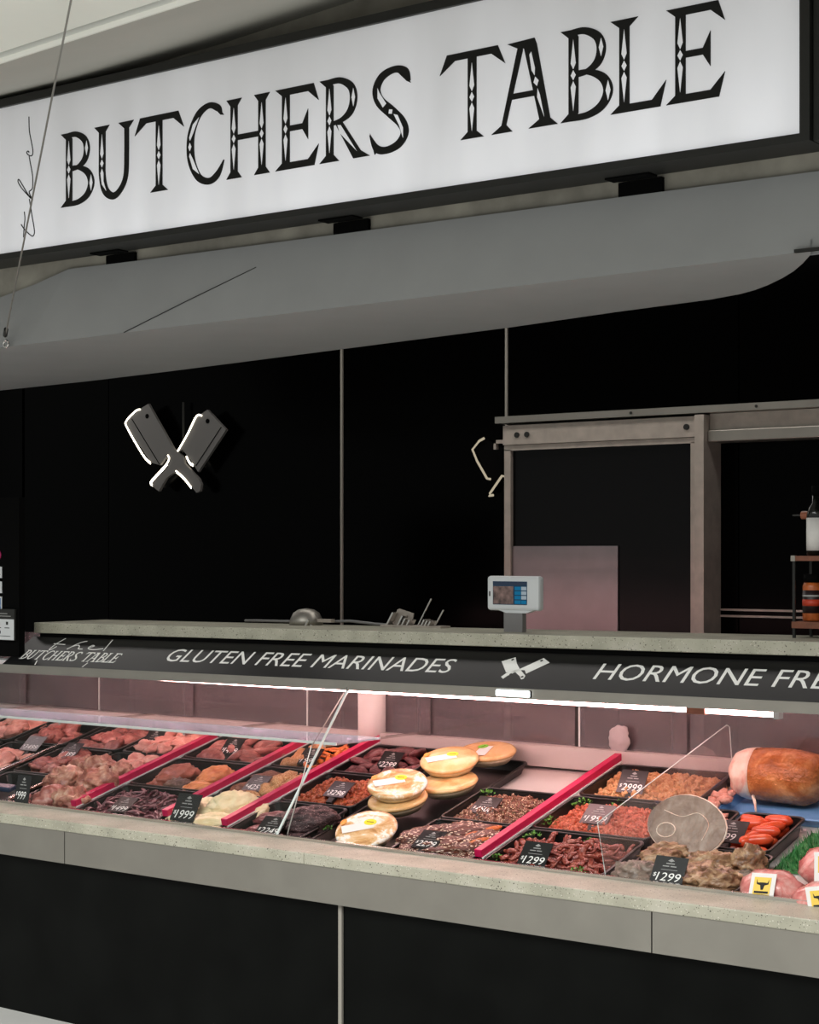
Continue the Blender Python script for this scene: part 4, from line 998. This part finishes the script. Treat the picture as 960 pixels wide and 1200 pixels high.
part('muscle_seam', MB().tube(spline([(-.08, -.0005, .06), (-.02, -.0005, .045), (.03, -.0005, .06), (.07, -.0005, .03), (.06, -.0005, -.02)], 6), .0010, 5), M['ham_fat'], hs)
pile('ham_dice', lumps('ham_pale', 3, sub=1, amp=.4, squash=(1.4, .7, .6)), (.845, .955, .60, .74), 14, .022, .030, .014, 'diced pink ham piece', 'meat', 'diced pink ham', 95, 'frankfurts', .9, .6)
pile('ham_scrap', lumps('ham_pale', 3, sub=1, amp=.5, squash=(1.2, .8, .7)), (.825, .87, .80, .92), 9, .022, .035, .012, 'pink ham scrap', 'meat', 'pink ham scraps', 96, 'smoked ham', .9, .6)
# frankfurts
def frank_me(seed):
    pts = []; rs = []
    for k in range(11):
        t = k/10*2-1; pts.append((t*.5, .07*(1-t*t)*(1 if seed % 2 else -1), 0)); rs.append(.21*max(.08, (1-abs(t)**4))**.5)
    return MB().tube(pts, rs, 10).mesh('frankfurt', M['frank'], True)
FR = [frank_me(0), frank_me(1)]
FW = ['pale one lying under the price card', 'at the tray front beside the card', 'nearest the pink packs', 'against the grass mat edge', 'at the ham dice side', 'at the back under others', 'at the back corner by the ham', 'topmost, lying crosswise over the middle', 'topmost, beside the ham dice', 'topmost, closest to the smoked ham', 'standing up behind the card', 'on top by the grass mat', 'on the back edge below the ham fat', 'on top at the front corner']
fp = [(1.075, .55, .024, .3), (1.11, .60, .024, 1.2), (1.16, .54, .024, .2), (1.20, .60, .024, .9), (1.07, .65, .024, .6), (1.13, .69, .024, .1), (1.19, .69, .024, 1.3), (1.16, .62, .052, .2), (1.10, .67, .054, .35), (1.17, .70, .054, .1), (1.13, .57, .050, 1.35), (1.205, .655, .050, .8), (1.08, .71, .046, -.2), (1.185, .565, .048, .5)]
for k, (x, y, h, rz) in enumerate(fp):
    put('frankfurt', FR[k % 2], min(x-.055, 1.108), y, h, .086, rz, 'orange red frankfurt ' + FW[k], 'sausage', 'orange red frankfurts')
# the smoked ham
hm = thing('smoked_ham', 'big orange smoked ham with a pale fat cut end on blue liner', 'ham', L(.98, .925, .915))
prof = [(.070, -.052), (.081, -.046), (.084, 0), (.085, .06), (.083, .11), (.074, .145), (.055, .165), (.03, .175), (.002, .178)]
mb = MB().lathe(prof, 32, 'x')
for v in mb.v:
    n_ = noise.noise(v*14)*.007; v.y *= 1+n_*4; v.z = v.z*1.0 + n_
part('rind', mb, M['ham_rind'], hm, True)
mb = MB().lathe([(.003, -.128), (.030, -.128), (.054, -.120), (.068, -.108), (.075, -.088), (.0785, -.066), (.0805, -.045)], 32, 'x')
for v in mb.v:
    n_ = noise.noise(v*30)*.008; v.x += n_ + .18*v.z*-1*0 ; v.z += n_*.6
part('fat_end', mb, M['ham_fat'], hm, True, label='pale white and pink cut end')
part('hock', MB().lathe([(.034, .15), (.040, .18), (.036, .22), (.030, .26), (.01, .27)], 16, 'x', (0, 0, .03)), M['ham_rind'], hm, True)
part('fat_strip', MB().tube([(-.03, -.072, -.060), (-.01, -.10, -.075), (0, -.115, -.10)], [.006, .005, .003], 6), M['ham_fat'], hm, True)

# grass mat and vacuum packs
rnd = random.Random(5); mb = MB().box(-.185, .20, -.15, .13, 0, .006)
for k in range(2600):
    x, y = rnd.uniform(-.185, .20), rnd.uniform(-.15, .13); a = rnd.uniform(0, 6.28); l = rnd.uniform(.012, .024); w = .0016
    mb.add([(x-w*sin(a), y+w*cos(a), .006), (x+w*sin(a), y-w*cos(a), .006), (x+cos(a)*l*.5, y+sin(a)*l*.5, .006+l)], [(0, 1, 2)])
o = link('grass_mat', mb.mesh('grass_mat', M['grass']), None, DM(1.375, .62, .002)); tag(o, 'green plastic grass mat beside the frankfurt tray', 'mat', None, 'stuff')
def pack(x, y, h, rz, lab, s):
    t = thing('vacuum_pack', lab, 'packaged meat', DM(x, y, h, rz), 'vacuum packs with gold labels')
    part('wrapped_meat', (lambda me: MB().add([v.co for v in me.vertices], [tuple(p.vertices) for p in me.polygons]))(lump('p', M['pink_pack'], len(lab), 3, .2, 1.7, (s*1.15, s, s*.72))), M['pink_pack'], t, True)
    lm = L(-.004, -s*.90, s*.44) @ RX(radians(42))
    part('white_label', MB().box(-.034, .034, -.042, .042, .0, .002), M['white_paper'], t, mw=lm)
    q_ = part('gold_square', MB().box(-.024, .022, -.018, .030, .002, .003), M['gold'], t, mw=lm)
    em = MB().prism([(-.017, .024), (-.013, .014), (-.006, .015), (.006, .015), (.013, .014), (.017, .024), (.016, .010), (.006, .007), (.003, -.006), (-.003, -.006), (-.006, .007), (-.016, .010)], .0031, .0036, lambda u, v, w: (u, v, w))
    em.box(-.020, .018, -.016, -.010, .0031, .0036)
    part('bull_emblem', em, M['letter'], q_)
pack(1.285, .275, .045, .12, 'pink vacuum pack with gold label nearest the bones tray', .072)
pack(1.40, .41, .062, .3, 'pink vacuum pack lying on the grass mat behind', .078)
pack(1.435, .245, .040, .5, 'pale pink vacuum pack at the ledge beside the first', .070)

# ------------------------------------------------------------------ price cards
def price(x, y, h, txt, lab, rz=0.0, lean=38, w=.088, hh=.082, mat='card', tmat='white_print', small=True):
    t = thing('price_tag', lab, 'price tag', Matrix.Translation(dk(x, y, h)) @ RZ(rz) @ RX(radians(90-lean)), 'black price cards with white figures')
    part('card', MB().box(-w/2, w/2, 0, hh, -.002, 0, .0), M[mat], t)
    mb = MB()
    text_fit('$', -w*.44, -w*.35, hh*.22, hh*.38, .0006, .15, mb=mb)
    wd = {3: .56, 4: .72}.get(len(txt), .7)
    text_fit(txt, -w*.33, -w*.33+w*wd, hh*.10, hh*.40, .0006, .18, mb=mb)
    part('price_figures', mb, M[tmat], t, label='white price figures')
    ln = MB().box(-w*.24, w*.26, hh*.50, hh*.515, 0, .0005)
    for a, b, v in ((-.22, -.02, .62), (.02, .20, .62), (-.13, .13, .72)): ln.box(w*a, w*b, hh*v, hh*(v+.035), 0, .0005)
    ln.prism([(-w*.10, hh*.84), (0, hh*.92), (w*.10, hh*.84), (0, hh*.80)], 0, .0005, lambda u, v, w_: (u, v, w_))
    part('small_print', ln, M['grey_print'], t)
    part('holder', MB().box(-.012, .012, -.028, .004, -.012, -.002), M['black_frame'], t)
price(-1.618, .205, .062, '999', 'small upright price card reading 999 by the netted roasts', 0, 12, .074, .098)
price(-2.15, .70, .045, '3499', 'pale grey price card in the far end back tray', 0, 50, .10, .08, 'grey_plastic')  # this card is grey where the others are black
price(-1.88, .655, .050, '1499', 'price card at the far end reading mostly glare', 0, 50)
price(-1.60, .835, .050, '499', 'price card reading 499 in the pink poultry', 0, 40)
price(-1.175, .245, .050, '1499', 'price card reading 1499 lying in the dark beef strips', 0, 58)
price(-1.195, .84, .045, '1499', 'price card reading 1499 among the red steaks in the back row', 0, 45)
price(-.845, .228, .054, '1999', 'price card reading 1999 standing before the cream tripe', 0, 30, .108, .100)
price(-.815, .545, .045, '425', 'price card reading 425 beside the sesame chicken', 0, 55)
price(-.795, .815, .045, '199', 'price card between the tan bites and orange strips', 0, 50)
price(-.435, .535, .060, '3298', 'price card reading 3298 lying on the red kebab', 0, 58)
price(-.455, .21, .050, '2249', 'price card reading 2249 by the black crusted roast', 0, 50, .10)
price(-.44, .83, .050, '2299', 'price card reading 2299 in the back row by the pies', 0, 48)
price(.150, .245, .056, '2299', 'price card reading 2299 on the seeded steaks', 0, 58)
price(.150, .555, .048, '4508', 'price card reading 4508 on the seed crusted chunks', 0, 58)
price(.545, .232, .047, '1299', 'price card reading 1299 on the red glazed strips', 0, 40, .095)
price(.545, .815, .050, '2999', 'price card reading 2999 on the golden crumbed meat', 0, 34, .095)
price(.565, .555, .052, '1999', 'price card reading 1999 shining pale on the orange mince', 0, 52, .095, .082)
price(.995, .215, .053, '1299', 'price card reading 1299 before the smoked ham bones', 0, 34, .10)
price(1.025, .525, .052, '999', 'price card reading 999 on the frankfurt tray', 0, 48, .095)

# paper roll and bag behind the trays
pr_ = thing('paper_roll', 'white paper roll standing behind the trays', 'paper roll', L(-.69, 1.07, .868))
part('roll', MB().lathe([(.012, .0), (.052, 0), (.052, .22), (.012, .22)], 24), M['white_paper'], pr_, True)
part('core', MB().lathe([(.013, .001), (.013, .222)], 12), M['wood'], pr_)
o = link('paper_wad', lump('wad', M['grey_wad'], 3, 3, .26, 2.3, ridge=.3), None, L(.36, 1.068, .977) @ SC(.040, .015, .046)); tag(o, 'crumpled white paper wad before the sliding glass', 'paper')
for k in range(1): pass

# ------------------------------------------------------------------ things on the worktop
def wz(x): return 1.334 + 0.0066*x
st = thing('scale_terminal', 'white customer display of a scale on a grey post', 'scale', L(.08, .86, wz(.08)))
part('display_case', MB().box(-.104, .104, -.018, .018, .072, .188, .010), M['white_plastic'], st)
part('chin', MB().prism([(-.07, .076), (-.03, .064), (.05, .064), (.085, .076)], -.012, .012), M['white_plastic'], st)
s_ = part('screen', MB().box(-.078, .058, -.0195, -.0178, .092, .170), M['screen'], st)
part('picture', MB().box(-.076, .004, -.0202, -.0194, .094, .154), M['screen_pic'], s_)
part('heading_bar', MB().box(-.076, .056, -.0202, -.0194, .157, .168), M['blue_dark'], s_)
for k in range(4):
    part('button', MB().box(.010, .034, -.0202, -.0194, .095+k*.0152, .107+k*.0152), M['screen_blue'], s_)
    part('button', MB().box(.036, .056, -.0202, -.0194, .095+k*.0152, .107+k*.0152), M['screen_white' if k else 'screen_blue'], s_)
part('power_light', MB().box(-.094, -.089, -.0188, -.0178, .12, .136), M['black_frame'], st)
part('post', MB().box(-.040, .034, -.010, .014, 0, .075), M['grey_plastic'], st)

# bottle rack
rk = thing('bottle_rack', 'small rack with brown shelf boards and thin black legs on the worktop', 'rack', L(1.058, .90, wz(1.06)))
for x in (.004, .50):
    for y in (.004, .13):
        part('leg', MB().box(x-.004, x+.004, y-.004, y+.004, 0, .235), M['black_frame'], rk)
part('shelf_board', MB().box(-.002, .51, -.002, .14, .030, .050), M['wood'], rk)
part('shelf_board', MB().box(-.002, .51, -.002, .14, .235, .250), M['wood'], rk)
part('end_cap', MB().box(-.004, .010, -.004, .01, .234, .251), M['joint'], rk)
part('rail', MB().tube([(-.03, .07, .375), (.51, .07, .375)], .003, 6), M['black_frame'], rk)
part('rail_knob', MB().tube([(.0, .07, .375), (.034, .07, .375)], .0125, 12), M['copper'], rk)
part('rail_post', MB().tube([(.50, .07, .25), (.50, .07, .38)], .004, 6), M['black_frame'], rk)
def bottle(x, y, z, lab):
    t = thing('sauce_bottle', lab, 'bottle', L(x, y, z))
    part('glass', MB().lathe([(.024, 0), (.028, .004), (.028, .125), (.022, .145), (.0115, .16), (.0115, .185)], 20), M['dark_glass'], t, True)
    part('cap', MB().lathe([(.0125, .185), (.0125, .212)], 14), M['black_void'], t, True)
    part('paper_label', MB().lathe([(.0284, .015), (.0284, .115)], 20), M['white_paper'], t, True)
bottle(1.110, .955, wz(1.1)+.251, 'dark sauce bottle with white label at the end of the rack')
bottle(1.178, .965, wz(1.1)+.251, 'dark sauce bottle with white label further along the rack')
def jar(x, y, z, lab):
    t = thing('spice_jar', lab, 'jar', L(x, y, z))
    part('glass_body', MB().lathe([(.026, 0), (.029, .004), (.029, .105), (.024, .118)], 20), M['jar_rub'], t, True)
    part('lid', MB().lathe([(.026, .118), (.026, .143)], 18), M['black_void'], t, True)
    part('dark_label', MB().lathe([(.0293, .024), (.0293, .094)], 20), M['label_dark'], t, True)
    part('red_band', MB().lathe([(.0296, .046), (.0296, .066)], 20), M['label_red'], t, True)
    part('label_heading', MB().lathe([(.0296, .074), (.0296, .080)], 20), M['grey_print'], t, True)
jar(1.098, .955, wz(1.1)+.051, 'spice jar with orange rub and dark red label on the lower shelf end')
jar(1.166, .955, wz(1.1)+.051, 'second spice jar with orange rub on the lower shelf')

# steel kitchen tools
kb = thing('steel_bowl', 'upturned steel bowl with ribbed rim behind the worktop edge', 'bowl', L(-.965, 1.02, wz(-.9)))
part('bowl', MB().lathe([(.065, 0), (.062, .02), (.05, .045), (.03, .058), (.005, .062)], 24), M['steel'], kb, True)
for k in range(3): part('rib', MB().box(.035+k*.022, .041+k*.022, -.06, -.054, 0, .05-.008*k), M['chrome'], kb, mw=RY(.55) @ L(.0, 0, .0))
part('spout', MB().box(.06, .13, -.01, .01, .012, .024), M['steel_dark'], kb)
kr = thing('knife_rack', 'low steel rack of upright blades and rods behind the worktop edge', 'rack', L(-.46, 1.02, wz(-.46)))
part('base', MB().box(-.13, .14, -.03, .03, 0, .008), M['steel_dark'], kr)
for k, (x, l) in enumerate(((-.11, .055), (-.06, .042), (-.042, .03), (-.02, .025), (.045, .028), (.06, .024), (.075, .022))):
    part('blade', MB().box(-.003, .003, -.02, .02, 0, l), M['chrome'], kr, mw=L(x, 0, .006) @ RY(.55))
for x, l in ((.02, .105), (.095, .065)):
    part('rod', MB().tube([(x, 0, .01), (x+l*.55, 0, l)], .003, 6), M['chrome'], kr)
part('plate', MB().prism([(-.10, .0), (-.02, .0), (-.01, .05), (-.075, .066), (-.085, .062)], .012, .016), M['steel_dark'], kr)
ch_ = thing('hose', 'thin grey hose lying along the rear worktop edge', 'hose', L(0, 1.05, wz(-.9)))
part('tube', MB().tube([(-1.30, 0, .008), (-1.08, 0, .010), (-.90, 0.0, .012), (-.78, 0, .018), (-.66, 0, .010), (-.55, 0, .006)], .005, 8), M['grey_plastic'], ch_, True)

# payment notice stand at the far end
pn = thing('payment_board', 'black notice board with card payment stickers at the counter end', 'sign', L(-2.30, .58, 1.20))
part('board', MB().box(-.42, .225, 0, .03, -.012, .62), M['black_void'], pn)
part('stand', MB().box(-.42, -.39, .002, .028, -.468, -.012), M['black_void'], pn)
def stick(z0, z1, mat): return part('sticker', MB().box(.03, .126, -.003, 0, z0, z1), M[mat], pn)
a = stick(.300, .345, 'white_plastic'); part('lettering', text_fit('VISA', .045, .118, .312, .332, 0, .2, lambda u, v, w: (u, -.0036, v)), M['letter'], a)
a = stick(.240, .286, 'white_plastic'); part('red_disc', MB().lathe([(.016, -.0042), (.016, -.003)], 16, 'y', (.072, 0, .263)), M['mc_red'], a); part('orange_disc', MB().lathe([(.016, -.0046), (.016, -.0042)], 16, 'y', (.094, 0, .263)), M['mc_orange'], a)
a = stick(.168, .226, 'white_plastic'); part('blue_field', MB().box(.036, .120, -.004, -.003, .174, .220), M['sticker_blue'], a)
a = part('pink_logo', MB().lathe([(.022, -.003), (.022, 0)], 18, 'y', (.098, 0, .392)), M['sticker_pink'], pn); part('caption', MB().box(.05, .112, -.002, 0, .362, .367), M['grey_print'], pn)
nt = thing('notice_plaque', 'small black and white notice plaque hung below the payment stickers', 'sign', L(-2.16, .572, 1.315))
part('board', MB().box(-.16, .072, -.004, .006, -.062, .062), M['black_frame'], nt)
part('white_panel', MB().box(-.158, .070, -.0052, -.004, -.060, .022), M['white_plastic'], nt)
mb = MB()
for k, (x0, x1, z) in enumerate(((-.14, -.03, .044), (-.02, .03, .044), (-.14, .05, .034))): mb.box(x0, x1, -.0046, -.004, z-.0015, z+.0015)
part('heading_lines', mb, M['grey_print'], nt)
mb = MB()
for x in (-.11, -.065, -.02, .03):
    mb.box(x-.006, x+.006, -.0058, -.0052, .000, .012); mb.box(x-.014, x+.014, -.0058, -.0052, -.014, -.011)
mb.box(-.14, .05, -.0058, -.0052, -.046, -.044); mb.box(-.02, -.008, -.0058, -.0052, -.036, -.024)
part('figures', mb, M['letter'], nt)
